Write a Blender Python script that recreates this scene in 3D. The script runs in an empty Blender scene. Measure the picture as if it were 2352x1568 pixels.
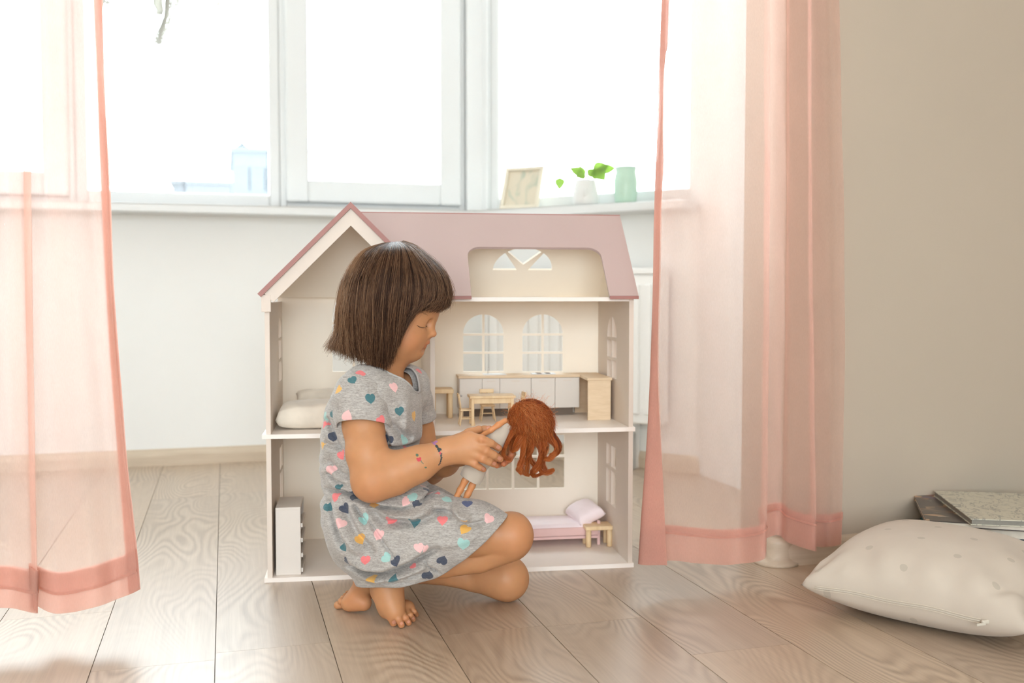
import bpy, bmesh, math, random
import numpy as np
from mathutils import Vector, Matrix
from mathutils.bvhtree import BVHTree

random.seed(7); rng = np.random.default_rng(7)
SC = bpy.context.scene
REAR_FILL = (-2.0, 0.4, 0.45, 1.9)  # added rear opening, sized to let in sky as fill
CURT_ALPHA = 0.36
SKY = 12.0
EXPO = 0.28
COL = SC.collection

# ---------------------------------------------------------------- camera, sky, exposure
FPX = 2287.0; CX, CY = 1176.0, 784.0; CAM_H = 0.55
YAW = math.radians(16.1); PIT = math.atan(109 / FPX)
cR = np.array([math.cos(YAW), -math.sin(YAW), 0.0])
cFh = np.array([math.sin(YAW), math.cos(YAW), 0.0])
cF = cFh * math.cos(PIT) + np.array([0, 0, -math.sin(PIT)])
cU = np.cross(cR, cF)
cC = np.array([0, 0, CAM_H])

cam_data = bpy.data.cameras.new('camera')
cam = bpy.data.objects.new('camera', cam_data); COL.objects.link(cam)
cam.matrix_world = Matrix(((cR[0], cU[0], -cF[0], 0), (cR[1], cU[1], -cF[1], 0), (cR[2], cU[2], -cF[2], CAM_H), (0, 0, 0, 1)))
cam_data.sensor_width = 36.0; cam_data.lens = 36.0 * FPX / 2352.0
cam_data.clip_start = 0.05; cam_data.clip_end = 300
cam_data.dof.use_dof = True; cam_data.dof.focus_distance = 1.68; cam_data.dof.aperture_fstop = 4.0
SC.camera = cam

w = bpy.data.worlds.new('sky'); SC.world = w; w.use_nodes = True
bg = w.node_tree.nodes['Background']
bg.inputs['Color'].default_value = (0.87, 0.95, 1.0, 1); bg.inputs['Strength'].default_value = SKY
SC.view_settings.view_transform = 'Standard'; SC.view_settings.look = 'None'
SC.view_settings.exposure = EXPO; SC.view_settings.gamma = 1.0; SC.view_settings.use_curve_mapping = False
SC.cycles.use_denoising = True
SC.cycles.max_bounces = 16; SC.cycles.diffuse_bounces = 10; SC.cycles.transparent_max_bounces = 24
SC.cycles.transmission_bounces = 10; SC.cycles.glossy_bounces = 5; SC.cycles.sample_clamp_indirect = 8

def portal(name, loc, rot, sx, sy):
    l = bpy.data.lights.new(name, 'AREA'); l.shape = 'RECTANGLE'; l.size = sx; l.size_y = sy
    l.cycles.is_portal = True
    o = bpy.data.objects.new(name, l); o.location = loc; o.rotation_euler = rot; COL.objects.link(o)
    return o

# ---------------------------------------------------------------- pixel helpers (photo pixel -> point at a real depth)
def ray(px, py): return cF + cR * (px - CX) / FPX - cU * (py - CY) / FPX
def P(px, py, d): return cC + ray(px, py) * d
def PZ(px, py, z):
    r = ray(px, py); return cC + r * (z - CAM_H) / r[2]
def PY(px, py, Y):
    r = ray(px, py); return cC + r * Y / r[1]

# ---------------------------------------------------------------- object helpers
def link(name, me, m=None, parent=None, kind=None):
    o = bpy.data.objects.new(name, me); COL.objects.link(o)
    if m is not None:
        me.materials.clear()
        for x in (m if isinstance(m, (list, tuple)) else [m]): me.materials.append(x)
    if parent is not None: o.parent = parent
    if kind: o['kind'] = kind
    return o
def tag(o, label=None, cat=None, group=None, kind=None):
    if label: o['label'] = label
    if cat: o['category'] = cat
    if group: o['group'] = group
    if kind: o['kind'] = kind
    return o
def thing(name, label, cat, loc=(0, 0, 0), rz=0.0, group=None):
    o = bpy.data.objects.new(name, None); COL.objects.link(o)
    o.location = [float(x) for x in loc]; o.rotation_euler = (0, 0, rz); o.empty_display_size = 0.05
    return tag(o, label, cat, group)
def dup(root, loc, rz, label, group=None):
    r = root.copy(); COL.objects.link(r); r.location = [float(x) for x in loc]; r.rotation_euler = (0, 0, rz)
    r['label'] = label
    if group: r['group'] = group
    for ch in list(root.children):
        c = ch.copy(); COL.objects.link(c); c.parent = r
        for g in list(ch.children):
            d = g.copy(); COL.objects.link(d); d.parent = c
    return r
def mesh_from(name, vs, fs, smooth=False):
    me = bpy.data.meshes.new(name); me.from_pydata([tuple(map(float, v)) for v in vs], [], [tuple(map(int, f)) for f in fs]); me.validate(); me.update()
    if smooth: me.polygons.foreach_set('use_smooth', [True] * len(me.polygons))
    return me
def mesh_np(name, V, Q, smooth=True):
    V = np.asarray(V, np.float32); Q = np.asarray(Q, np.int32)
    me = bpy.data.meshes.new(name); k = Q.shape[1]
    me.vertices.add(len(V)); me.vertices.foreach_set('co', V.ravel())
    me.loops.add(Q.size); me.loops.foreach_set('vertex_index', Q.ravel())
    me.polygons.add(len(Q)); me.polygons.foreach_set('loop_start', np.arange(0, Q.size, k, dtype=np.int32))
    me.polygons.foreach_set('loop_total', np.full(len(Q), k, np.int32))
    me.polygons.foreach_set('use_smooth', np.full(len(Q), smooth))
    me.update(calc_edges=True); me.validate()
    return me
def bm_box(bm, c, s, bev=0.0, rot=None, seg=2):
    r = bmesh.ops.create_cube(bm, size=1.0); vs = r['verts']
    bmesh.ops.scale(bm, vec=s, verts=vs)
    if bev > 0:
        es = list({e for v in vs for e in v.link_edges})
        rb = bmesh.ops.bevel(bm, geom=es, offset=bev, segments=seg, profile=0.5, affect='EDGES')
        vs = list({v for f in rb['faces'] for v in f.verts} | {v for v in vs if v.is_valid})
    if rot is not None: bmesh.ops.rotate(bm, cent=(0, 0, 0), matrix=rot, verts=vs)
    bmesh.ops.translate(bm, vec=c, verts=vs)
    return vs
def bm_mesh(bm, name, smooth=False):
    me = bpy.data.meshes.new(name); bmesh.ops.recalc_face_normals(bm, faces=bm.faces); bm.to_mesh(me); bm.free()
    if smooth: me.polygons.foreach_set('use_smooth', [True] * len(me.polygons))
    return me
def box(name, c, s, m, parent=None, bev=0.001, rot=None, kind=None):
    bm = bmesh.new(); bm_box(bm, c, s, bev, rot); return link(name, bm_mesh(bm, name), m, parent, kind)
def span(name, a, b, m, parent=None, bev=0.001, kind=None):
    a = np.array(a, float); b = np.array(b, float)
    return box(name, tuple((a + b) / 2), tuple(np.abs(b - a)), m, parent, bev, None, kind)
def bm_lathe(bm, prof, n=32, c=(0, 0, 0)):
    rings = []
    for r, z in prof:
        if r < 1e-6: rings.append([bm.verts.new((c[0], c[1], c[2] + z))])
        else: rings.append([bm.verts.new((c[0] + r * math.cos(2 * math.pi * i / n), c[1] + r * math.sin(2 * math.pi * i / n), c[2] + z)) for i in range(n)])
    for a, b in zip(rings, rings[1:]):
        for i in range(n):
            j = (i + 1) % n
            if len(a) == 1 and len(b) > 1: bm.faces.new((a[0], b[i], b[j]))
            elif len(b) == 1 and len(a) > 1: bm.faces.new((a[i], b[0], a[j]))
            elif len(a) > 1: bm.faces.new((a[i], b[i], b[j], a[j]))
def bm_tube(bm, pts, rad, n=8, cap=True):
    pts = [Vector(p) for p in pts]; k = len(pts)
    rad = rad if isinstance(rad, (list, tuple, np.ndarray)) else [rad] * k
    prev = None; rings = []
    for i, p in enumerate(pts):
        t = (pts[min(i + 1, k - 1)] - pts[max(i - 1, 0)]).normalized()
        if prev is None:
            a = t.orthogonal().normalized()
        else:
            a = (prev - t * prev.dot(t)).normalized()
        prev = a; b = t.cross(a)
        rings.append([bm.verts.new(p + (a * math.cos(2 * math.pi * j / n) + b * math.sin(2 * math.pi * j / n)) * float(rad[i])) for j in range(n)])
    for r0, r1 in zip(rings, rings[1:]):
        for j in range(n): bm.faces.new((r0[j], r0[(j + 1) % n], r1[(j + 1) % n], r1[j]))
    if cap: bm.faces.new(rings[0][::-1]); bm.faces.new(rings[-1])
def tube(name, pts, rad, m, parent=None, n=8):
    bm = bmesh.new(); bm_tube(bm, pts, rad, n); return link(name, bm_mesh(bm, name, True), m, parent)
def panel_mesh(name, outer, holes, thick, M=None, bev=0.0):
    """flat board: outline with holes, given thickness, via a filled 2D curve turned into a mesh"""
    cu = bpy.data.curves.new(name, 'CURVE'); cu.dimensions = '2D'; cu.fill_mode = 'BOTH'; cu.extrude = thick / 2; cu.bevel_depth = bev
    for poly in [outer] + list(holes):
        sp = cu.splines.new('POLY'); sp.points.add(len(poly) - 1); sp.use_cyclic_u = True
        for q, (x, y) in zip(sp.points, poly): q.co = (x, y, 0, 1)
    o = bpy.data.objects.new('tmp', cu); COL.objects.link(o)
    dg = bpy.context.evaluated_depsgraph_get()
    me = bpy.data.meshes.new_from_object(o.evaluated_get(dg)); me.name = name
    bpy.data.objects.remove(o); bpy.data.curves.remove(cu)
    me.polygons.foreach_set('use_smooth', [False] * len(me.polygons))
    if M is not None: me.transform(M)
    return me

# ---------------------------------------------------------------- materials
class NT:
    def __init__(s, name):
        s.m = bpy.data.materials.new(name); s.m.use_nodes = True; s.t = s.m.node_tree; s.n = s.t.nodes; s.l = s.t.links
        s.b = s.n['Principled BSDF']; s.out = s.n['Material Output']
    def add(s, typ, **kw):
        x = s.n.new(typ)
        for k, v in kw.items(): setattr(x, k, v)
        return x
    def coord(s, kind='Object', scale=(1, 1, 1), loc=None):
        tc = s.add('ShaderNodeTexCoord'); mp = s.add('ShaderNodeMapping'); mp.inputs['Scale'].default_value = scale
        s.l.new(tc.outputs[kind], mp.inputs['Vector'])
        return mp.outputs['Vector']
    def noise(s, vec, scale, detail=3, rough=0.5, dist=0.0, w=None):
        x = s.add('ShaderNodeTexNoise'); x.inputs['Scale'].default_value = scale; x.inputs['Detail'].default_value = detail
        x.inputs['Roughness'].default_value = rough; x.inputs['Distortion'].default_value = dist
        if w is not None: x.noise_dimensions = '4D'; s.l.new(w, x.inputs['W'])
        s.l.new(vec, x.inputs['Vector']); return x.outputs['Fac']
    def ramp(s, fac, stops, interp='LINEAR'):
        r = s.add('ShaderNodeValToRGB'); cr = r.color_ramp; cr.interpolation = interp
        while len(cr.elements) < len(stops): cr.elements.new(0.5)
        for e, (p, c) in zip(cr.elements, stops): e.position = p; e.color = (*c, 1) if len(c) == 3 else c
        s.l.new(fac, r.inputs['Fac']); return r.outputs['Color']
    def mix(s, fac, a, b, mode='MIX'):
        x = s.add('ShaderNodeMix'); x.data_type = 'RGBA'; x.blend_type = mode
        for sock, v in ((x.inputs['Factor'], fac), (x.inputs['A'], a), (x.inputs['B'], b)):
            if isinstance(v, bpy.types.NodeSocket): s.l.new(v, sock)
            elif isinstance(v, (int, float)): sock.default_value = v
            else: sock.default_value = (*v, 1) if len(v) == 3 else v
        return x.outputs['Result']
    def math(s, op, a, b=None, c=None):
        x = s.add('ShaderNodeMath'); x.operation = op
        for i, v in enumerate((a, b, c)):
            if v is None: continue
            if isinstance(v, bpy.types.NodeSocket): s.l.new(v, x.inputs[i])
            else: x.inputs[i].default_value = v
        return x.outputs[0]
    def bump(s, h, strength=0.2, dist=0.001):
        x = s.add('ShaderNodeBump'); x.inputs['Strength'].default_value = strength; x.inputs['Distance'].default_value = dist
        s.l.new(h, x.inputs['Height']); s.l.new(x.outputs['Normal'], s.b.inputs['Normal'])
    def col(s, v):
        if isinstance(v, bpy.types.NodeSocket): s.l.new(v, s.b.inputs['Base Color'])
        else: s.b.inputs['Base Color'].default_value = (*v, 1)
    def set(s, **kw):
        for k, v in kw.items(): s.b.inputs[k.replace('_', ' ')].default_value = v
def paint(name, c, rough=0.55, var=0.04, scale=6.0, bump=0.05, bscale=120.0, spec=0.4):
    t = NT(name); v = t.coord('Object'); n = t.noise(v, scale, 4)
    a = tuple(max(0, x * (1 - var)) for x in c); b = tuple(min(1, x * (1 + var)) for x in c)
    t.col(t.ramp(n, [(0.3, a), (0.7, b)])); t.set(Roughness=rough, Specular_IOR_Level=spec)
    if bump: t.bump(t.noise(v, bscale, 3), bump, 0.001)
    return t.m
def woodmat(name, c0, c1, axis_scale=(40, 40, 3), rough=0.5):
    t = NT(name); v = t.coord('Object', axis_scale); n = t.noise(v, 1.0, 5, 0.6, 0.6)
    t.col(t.ramp(n, [(0.3, c0), (0.7, c1)])); t.set(Roughness=rough, Specular_IOR_Level=0.35); t.bump(n, 0.08, 0.0005)
    return t.m
def clothmat(name, c, var=0.05, weave=900.0, rough=0.9, sheen=0.2, bump=0.15, trans=0.0):
    t = NT(name); v = t.coord('Object'); n = t.noise(v, 30, 4)
    a = tuple(x * (1 - var) for x in c); b = tuple(min(1, x * (1 + var)) for x in c)
    t.col(t.ramp(n, [(0.3, a), (0.7, b)])); t.set(Roughness=rough, Sheen_Weight=sheen, Specular_IOR_Level=0.15)
    v2 = t.coord('Object', (1, 1, 1)); t.bump(t.noise(v2, weave, 2), bump, 0.0006)
    return t.m

M = {}
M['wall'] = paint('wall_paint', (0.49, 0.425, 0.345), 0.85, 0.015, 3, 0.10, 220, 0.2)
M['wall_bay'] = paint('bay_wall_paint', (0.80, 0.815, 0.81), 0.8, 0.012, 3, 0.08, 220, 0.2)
M['ceil'] = paint('ceiling_paint', (0.88, 0.87, 0.85), 0.9, 0.01, 3, 0.03)
M['pvc'] = paint('window_plastic', (0.66, 0.675, 0.675), 0.35, 0.01, 4, 0.0)
M['radiator'] = paint('radiator_enamel', (0.86, 0.865, 0.86), 0.4, 0.01, 4, 0.0)
M['skirting'] = woodmat('skirting_foil', (0.50, 0.41, 0.31), (0.60, 0.51, 0.40), (4, 60, 60), 0.45)
M['house'] = paint('house_cream_paint', (0.70, 0.625, 0.55), 0.5, 0.02, 8, 0.04)
M['house_in'] = paint('house_inner_paint', (0.92, 0.845, 0.725), 0.55, 0.02, 8, 0.04)
M['house_floor'] = paint('house_floor_paint', (0.86, 0.81, 0.755), 0.42, 0.02, 8, 0.03)
M['roof'] = paint('roof_rose_paint', (0.47, 0.365, 0.345), 0.38, 0.02, 8, 0.03)
M['roof_edge'] = paint('roof_edge_paint', (0.36, 0.17, 0.15), 0.5, 0.03, 8, 0.03)
M['pale_wood'] = woodmat('pale_pine', (0.70, 0.50, 0.28), (0.82, 0.64, 0.40), (60, 60, 10))
M['ply'] = woodmat('birch_ply', (0.68, 0.52, 0.34), (0.76, 0.60, 0.42), (30, 30, 160), 0.5)
M['white_paint'] = paint('white_toy_paint', (0.70, 0.655, 0.60), 0.5, 0.015, 8, 0.03)
M['dark_gap'] = paint('gap_shade_and_burner', (0.16, 0.12, 0.09), 0.7, 0.05, 8, 0.0)
M['linen'] = clothmat('linen_cloth', (0.74, 0.67, 0.57), 0.08, 700, 0.9, 0.2, 0.4)
M['pink_cloth'] = clothmat('pink_toy_cloth', (0.90, 0.79, 0.82), 0.03, 900, 0.9, 0.3, 0.1)
M['pink_side'] = clothmat('pink_toy_bedding', (0.76, 0.52, 0.50), 0.03, 900, 0.9, 0.3, 0.1)
M['steel'] = paint('steel', (0.6, 0.6, 0.6), 0.3, 0.02, 8, 0.0); M['steel'].node_tree.nodes['Principled BSDF'].inputs['Metallic'].default_value = 1
# ---------------------------------------------------------------- room shell
YW = 3.37          # inner face of the window wall
YO = 1.77          # room face of the wall that the bay opens through
XJ = 1.06          # right edge of the opening
XR = 1.988         # right wall
BX = 0.86          # where the window wall bends towards the room
CEIL = 2.35
A_DIR = np.array([math.cos(math.radians(-49)), math.sin(math.radians(-49)), 0.0])   # direction of the angled bay wall
A_NRM = np.array([-A_DIR[1], A_DIR[0], 0.0])                                       # outwards
A_LEN = 0.82
A_END = np.array([BX, YW, 0]) + A_DIR * A_LEN

def struct(o): o['kind'] = 'structure'; return o

# floor slab and its planks
floor = struct(span('floor', (-2.2, -2.6, -0.06), (2.2, 3.6, -0.0016), paint('subfloor', (0.10, 0.07, 0.05), 0.9), None, 0))
def plank_mat():
    t = NT('oak_laminate')
    tc = t.add('ShaderNodeTexCoord'); oi = t.add('ShaderNodeObjectInfo')
    rnd = t.math('MULTIPLY', oi.outputs['Random'], 37.0)
    def mp(sc):
        m = t.add('ShaderNodeMapping'); m.inputs['Scale'].default_value = sc; t.l.new(tc.outputs['Object'], m.inputs['Vector']); return m.outputs['Vector']
    big = t.noise(mp((6.5, 2.0, 1)), 1.0, 1.2, 0.35, 0.25, rnd)
    rings = t.math('SINE', t.math('MULTIPLY', t.math('ADD', big, t.math('MULTIPLY', t.noise(mp((60, 14, 1)), 1.0, 2, 0.5, 0, rnd), 0.012)), 210.0))
    rings = t.math('MULTIPLY_ADD', rings, 0.5, 0.5)
    rmask = t.ramp(t.noise(mp((6, 1.9, 1)), 1.0, 2, 0.5, 0, t.math('ADD', rnd, 9.0)), [(0.44, (0.05, 0.05, 0.05)), (0.60, (1, 1, 1))])
    fine = t.noise(mp((260, 7, 1)), 1.0, 5, 0.65, 0.2, rnd)
    mid = t.noise(mp((28, 1.6, 1)), 1.0, 4, 0.6, 0.5, rnd)
    base = t.ramp(mid, [(0.25, (0.335, 0.243, 0.163)), (0.55, (0.445, 0.345, 0.25)), (0.8, (0.53, 0.43, 0.325))])
    base = t.mix(t.math('MULTIPLY', rmask, 0.70), base, t.ramp(rings, [(0.0, (0.22, 0.155, 0.105)), (0.45, (0.425, 0.33, 0.24)), (1, (0.565, 0.465, 0.36))]))
    base = t.mix(0.35, base, t.ramp(fine, [(0.3, (0.30, 0.21, 0.14)), (0.65, (0.58, 0.46, 0.35))]))
    hue = t.ramp(oi.outputs['Random'], [(0, (0.92, 0.92, 0.93)), (1, (1.07, 1.04, 1.0))])
    base = t.mix(1.0, base, hue, 'MULTIPLY')
    t.col(base); t.set(Specular_IOR_Level=0.5, Coat_Weight=0.9, Coat_Roughness=0.36)
    t.l.new(t.math('MULTIPLY_ADD', fine, 0.12, 0.36), t.b.inputs['Roughness'])
    t.bump(t.math('ADD', fine, t.math('MULTIPLY', rings, 0.3)), 0.09, 0.0006)
    return t.m
M['plank'] = plank_mat()
PW = 0.1745; PX0 = -0.0205; PL = 1.27
known = {-2: 1.83, -1: 1.541, 2: 1.551, 4: 1.361}
def plank_mesh(L):
    bm = bmesh.new(); bm_box(bm, (0, 0, -0.006), (PW - 0.0013, L - 0.0006, 0.012), 0.0, seg=1)
    return bm_mesh(bm, 'plank')
full_plank = plank_mesh(PL); full_plank.materials.append(M['plank'])
for k in range(-12, 12):
    x0 = PX0 + PW * k
    j = known.get(k, 0.3 + (k * 0.415) % PL)
    y = j - PL * math.ceil((j + 2.4) / PL) - 0.0
    while y < 3.45:
        y1 = y + PL
        if y1 > -2.2:
            o = bpy.data.objects.new('plank', full_plank); COL.objects.link(o); o.parent = floor
            o.location = (x0 + PW / 2, y + PL / 2, 0)
        y = y1

def wall(name, a, b, m='wall', bev=0): return struct(span(name, a, b, M[m], None, bev))
wall('wall_left', (-2.3, -2.6, -0.02), (-2.2, YO + 0.12, CEIL))
wall('wall_right', (XR, -2.6, -0.02), (XR + 0.1, 3.6, CEIL))
struct(span('ceiling', (-2.3, -2.7, CEIL), (2.2, 3.7, CEIL + 0.1), M['ceil'], None, 0))
# wall to the right of the opening: rounded outer corner
def corner_wall():
    bm = bmesh.new()
    r = 0.022; t = 0.13; pts = [(XR, YO), (XR, YO + t), (XJ, YO + t)]
    for i in range(7):
        a = math.pi + math.pi / 2 * i / 6
        pts.append((XJ + r + r * math.cos(a), YO + r + r * math.sin(a)))
    vb = [bm.verts.new((x, y, -0.01)) for x, y in pts]; vt = [bm.verts.new((x, y, CEIL)) for x, y in pts]
    bm.faces.new(vb); bm.faces.new(vt)
    for i in range(len(pts)): bm.faces.new((vb[i], vb[(i + 1) % len(pts)], vt[(i + 1) % len(pts)], vt[i]))
    return struct(link('wall_front_right', bm_mesh(bm, 'wall_front_right'), M['wall']))
corner_wall()
wall('wall_front_left', (-2.2, YO, -0.01), (-1.05, YO + 0.13, CEIL))
wall('wall_opening_head', (-1.05, YO, 2.28), (XJ + 0.05, YO + 0.13, CEIL))
# bay: left end, side wall on the right
wall('wall_bay_left', (-1.35, YO + 0.13, -0.01), (-1.25, 3.6, CEIL), 'wall_bay')
sb = A_END
wall('wall_bay_right', (sb[0] - 0.01, YO + 0.12, -0.01), (sb[0] + 0.1, sb[1] + 0.08, CEIL), 'wall_bay')
# rear wall behind the viewer, with an unseen opening added as front fill
def wall_open(name, x0, x1, y0, y1, wx0, wx1, wz0, wz1, m):
    Mx = Matrix(((1, 0, 0, 0), (0, 0, -1, (y0 + y1) / 2), (0, 1, 0, 0), (0, 0, 0, 1)))
    me = panel_mesh(name, [(x0, -0.01), (x1, -0.01), (x1, CEIL), (x0, CEIL)], [[(wx0, wz0), (wx1, wz0), (wx1, wz1), (wx0, wz1)]], abs(y1 - y0), Mx)
    return struct(link(name, me, m))
wall_open('wall_rear', -2.3, XR + 0.1, -2.7, -2.6, *REAR_FILL, M['wall'])
portal('portal_rear', ((REAR_FILL[0] + REAR_FILL[1]) / 2, -2.72, (REAR_FILL[2] + REAR_FILL[3]) / 2), (-math.pi / 2, 0, math.pi), REAR_FILL[1] - REAR_FILL[0], REAR_FILL[3] - REAR_FILL[2])

# window wall: parapet below, windows, lintel above
SILL = 0.828; WT = 2.18
wall('wall_window', (-1.35, YW, -0.01), (BX, YW + 0.2, SILL), 'wall_bay')
wall('wall_window_head', (-1.35, YW, WT), (BX + 0.05, YW + 0.2, CEIL), 'wall_bay')
def oriented(name, o, u, n, a, b, m, parent=None, bev=0.0, kind=None):
    """box with a..b in the frame (along u, along n, z) of an angled wall"""
    a = np.array(a, float); b = np.array(b, float); c = (a + b) / 2; s = np.abs(b - a)
    rot = Matrix(((u[0], n[0], 0), (u[1], n[1], 0), (0, 0, 1)))
    p = np.array(o) + u * c[0] + n * c[1]
    return box(name, (p[0], p[1], c[2]), tuple(s), m, parent, bev, rot, kind)
AO = np.array([BX, YW, 0.0])
struct(oriented('wall_window_angled', AO, A_DIR, A_NRM, (-0.0, 0, -0.01), (A_LEN + 0.05, 0.2, SILL), M['wall_bay']))
struct(oriented('wall_window_head_angled', AO, A_DIR, A_NRM, (-0.0, 0, WT), (A_LEN + 0.05, 0.2, CEIL), M['wall_bay']))

def glass_mat():
    t = NT('window_glass'); tr = t.add('ShaderNodeBsdfTransparent'); tr.inputs['Color'].default_value = (0.97, 0.985, 0.985, 1)
    gl = t.add('ShaderNodeBsdfGlossy'); gl.inputs['Roughness'].default_value = 0.02
    fr = t.add('ShaderNodeFresnel'); fr.inputs['IOR'].default_value = 1.35
    v = t.coord('Object'); n = t.noise(v, 3, 2)
    mx = t.add('ShaderNodeMixShader'); t.l.new(t.math('MULTIPLY', fr.outputs[0], t.math('MULTIPLY_ADD', n, 0.1, 0.85)), mx.inputs[0])
    t.l.new(tr.outputs[0], mx.inputs[1]); t.l.new(gl.outputs[0], mx.inputs[2]); t.l.new(mx.outputs[0], t.out.inputs['Surface'])
    return t.m
M['glass'] = glass_mat()

ws = PY
def window(n, o, u, nrm, x0, x1, sash=False, zb=None):
    """one window unit: frame bars around a pane, x0..x1 along the wall"""
    zb = SILL if zb is None else zb
    root = struct(bpy.data.objects.new('window_%d' % n, None)); COL.objects.link(root)
    F = 0.035
    def bar(nm, a, b, bev=0.006): oriented(nm, o, u, nrm, a, b, M['pvc'], root, bev)
    y0, y1 = 0.035, 0.095
    ff = 0.024 if sash else F
    bar('frame_bar', (x0, y0, zb), (x0 + ff, y1, WT)); bar('frame_bar', (x1 - ff, y0, zb), (x1, y1, WT))
    bar('frame_bar', (x0 + ff - 0.002, y0 + 0.001, zb), (x1 - ff + 0.002, y1 - 0.001, zb + (0.03 if sash else 0.05))); bar('frame_bar', (x0 + ff - 0.002, y0 + 0.001, WT - F), (x1 - ff + 0.002, y1 - 0.001, WT))
    if sash:
        s = 0.075; a0, a1 = x0 + ff - 0.006, x1 - ff + 0.006; q0, q1 = y0 - 0.022, y1 - 0.02; zs = zb + 0.026
        bar('sash_bar', (a0, q0, zs), (a0 + s, q1, WT - F), 0.008); bar('sash_bar', (a1 - s, q0, zs), (a1, q1, WT - F), 0.008)
        bar('sash_bar', (a0 + s - 0.003, q0 + 0.0015, zs), (a1 - s + 0.003, q1 - 0.0015, zs + s), 0.008); bar('sash_bar', (a0 + s - 0.003, q0 + 0.0015, WT - F - s), (a1 - s + 0.003, q1 - 0.0015, WT - F), 0.008)
        g0, g1, gz0, gz1 = a0 + s - 0.005, a1 - s + 0.005, zs + s - 0.005, WT - F - s
    else:
        g0, g1, gz0, gz1 = x0 + F - 0.005, x1 - F + 0.005, zb + 0.045, WT - F
    oriented('pane', o, u, nrm, (g0, 0.055, gz0), (g1, 0.061, gz1), M['glass'], root)
    return root
ux = np.array([1.0, 0, 0]); ny = np.array([0, 1.0, 0]); O0 = np.array([0, YW, 0.0])
Xs = lambda px: PY(px, 440, 3.42)[0]
xa = Xs(176); xb = Xs(643); xc = Xs(1066)
window(1, O0, ux, ny, -1.24, xa, True)
window(2, O0, ux, ny, xa, xb, False)
window(3, O0, ux, ny, xb, xc, True)
struct(span('trim_1', (xc, YW + 0.01, SILL), (BX + 0.02, YW + 0.12, WT), M['pvc'], None, 0.006))
struct(oriented('trim_2', AO, A_DIR, A_NRM, (-0.02, 0.012, SILL), (0.02, 0.12, WT), M['pvc'], None, 0.006))
window(4, AO, A_DIR, A_NRM, 0.015, A_LEN + 0.03, False)
portal('portal_bay', (-0.18, YW + 0.14, (SILL + WT) / 2), (-math.pi / 2, 0, 0), 2.1, WT - SILL)
pc = AO + A_DIR * (A_LEN / 2) + A_NRM * 0.14
portal('portal_bay_angled', (pc[0], pc[1], (SILL + WT) / 2), (-math.pi / 2, 0, math.atan2(A_DIR[1], A_DIR[0])), A_LEN, WT - SILL)
# sill boards
def sill():
    bm = bmesh.new(); d = 0.125; th = 0.028
    n1 = np.array([0, -1.0, 0]); n2 = -A_NRM
    mid = (n1 + n2); mid /= np.linalg.norm(mid); mid *= d / (mid @ n1)
    ev = AO + A_DIR * (A_LEN - 0.012)
    p = [(-1.25, YW), (BX, YW), tuple(ev[:2]), tuple((ev + n2 * d)[:2]), tuple((AO + mid)[:2]), (-1.25, YW - d)]
    p = [(-1.25, YW + 0.034), tuple((AO - mid / d * 0.034 * 1)[:2]), tuple((ev + A_NRM * 0.034)[:2])] + p[3:]
    vb = [bm.verts.new((x, y, SILL - th)) for x, y in p]; vt = [bm.verts.new((x, y, SILL)) for x, y in p]
    bm.faces.new(vb); bm.faces.new(vt)
    for i in range(len(p)): bm.faces.new((vb[i], vb[(i + 1) % len(p)], vt[(i + 1) % len(p)], vt[i]))
    es = [e for e in bm.edges if abs(e.verts[0].co.z - e.verts[1].co.z) < 1e-6]
    bmesh.ops.bevel(bm, geom=es, offset=0.006, segments=3, profile=0.5, affect='EDGES')
    return tag(link('window_sill', bm_mesh(bm, 'window_sill'), M['pvc']), kind='structure')
sill()
# skirting boards with a small moulded top
def skirting(name, pts, h=0.053, t=0.014):
    prof = [(0, 0), (t, 0), (t, h * 0.62), (t * 0.75, h * 0.80), (t * 0.35, h * 0.93), (0, h)]
    bm = bmesh.new(); rings = []; n = len(pts)
    P2 = [np.array(p, float) for p in pts]
    for i in range(n):
        d0 = P2[i] - P2[i - 1] if i > 0 else P2[1] - P2[0]; d1 = P2[i + 1] - P2[i] if i < n - 1 else d0
        d0 = d0 / np.linalg.norm(d0); d1 = d1 / np.linalg.norm(d1)
        n0 = np.array([d0[1], -d0[0]]); n1 = np.array([d1[1], -d1[0]]); m = n0 + n1; m = m / (m @ n0)
        rings.append([bm.verts.new((*(P2[i] + m * q), z)) for q, z in prof])
    for a, b in zip(rings, rings[1:]):
        for j in range(len(prof) - 1): bm.faces.new((a[j], b[j], b[j + 1], a[j + 1]))
    bm.faces.new(rings[0]); bm.faces.new(rings[-1][::-1])
    return struct(link(name, bm_mesh(bm, name), M['skirting']))
e2 = AO + A_DIR * A_LEN
skirting('baseboard_window', [(-1.25, YW), (BX, YW), (e2[0], e2[1])])
skirting('baseboard_left', [(-2.2, -2.5), (-2.2, YO)])
skirting('baseboard_right', [(XJ + 0.02, YO), (XR, YO), (XR, -2.5)])
# moulded corner cap at the end of the wall under the curtain
bm = bmesh.new(); bm_lathe(bm, [(0, 0), (0.046, 0), (0.047, 0.005), (0.040, 0.009), (0.036, 0.016), (0.0345, 0.040), (0.036, 0.046), (0.033, 0.055), (0.026, 0.058), (0, 0.058)], 32)
me = bm_mesh(bm, 'trim_3', True); me.transform(Matrix.Translation((XJ + 0.020, YO + 0.020, 0)))
struct(link('trim_3', me, M['skirting']))

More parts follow.
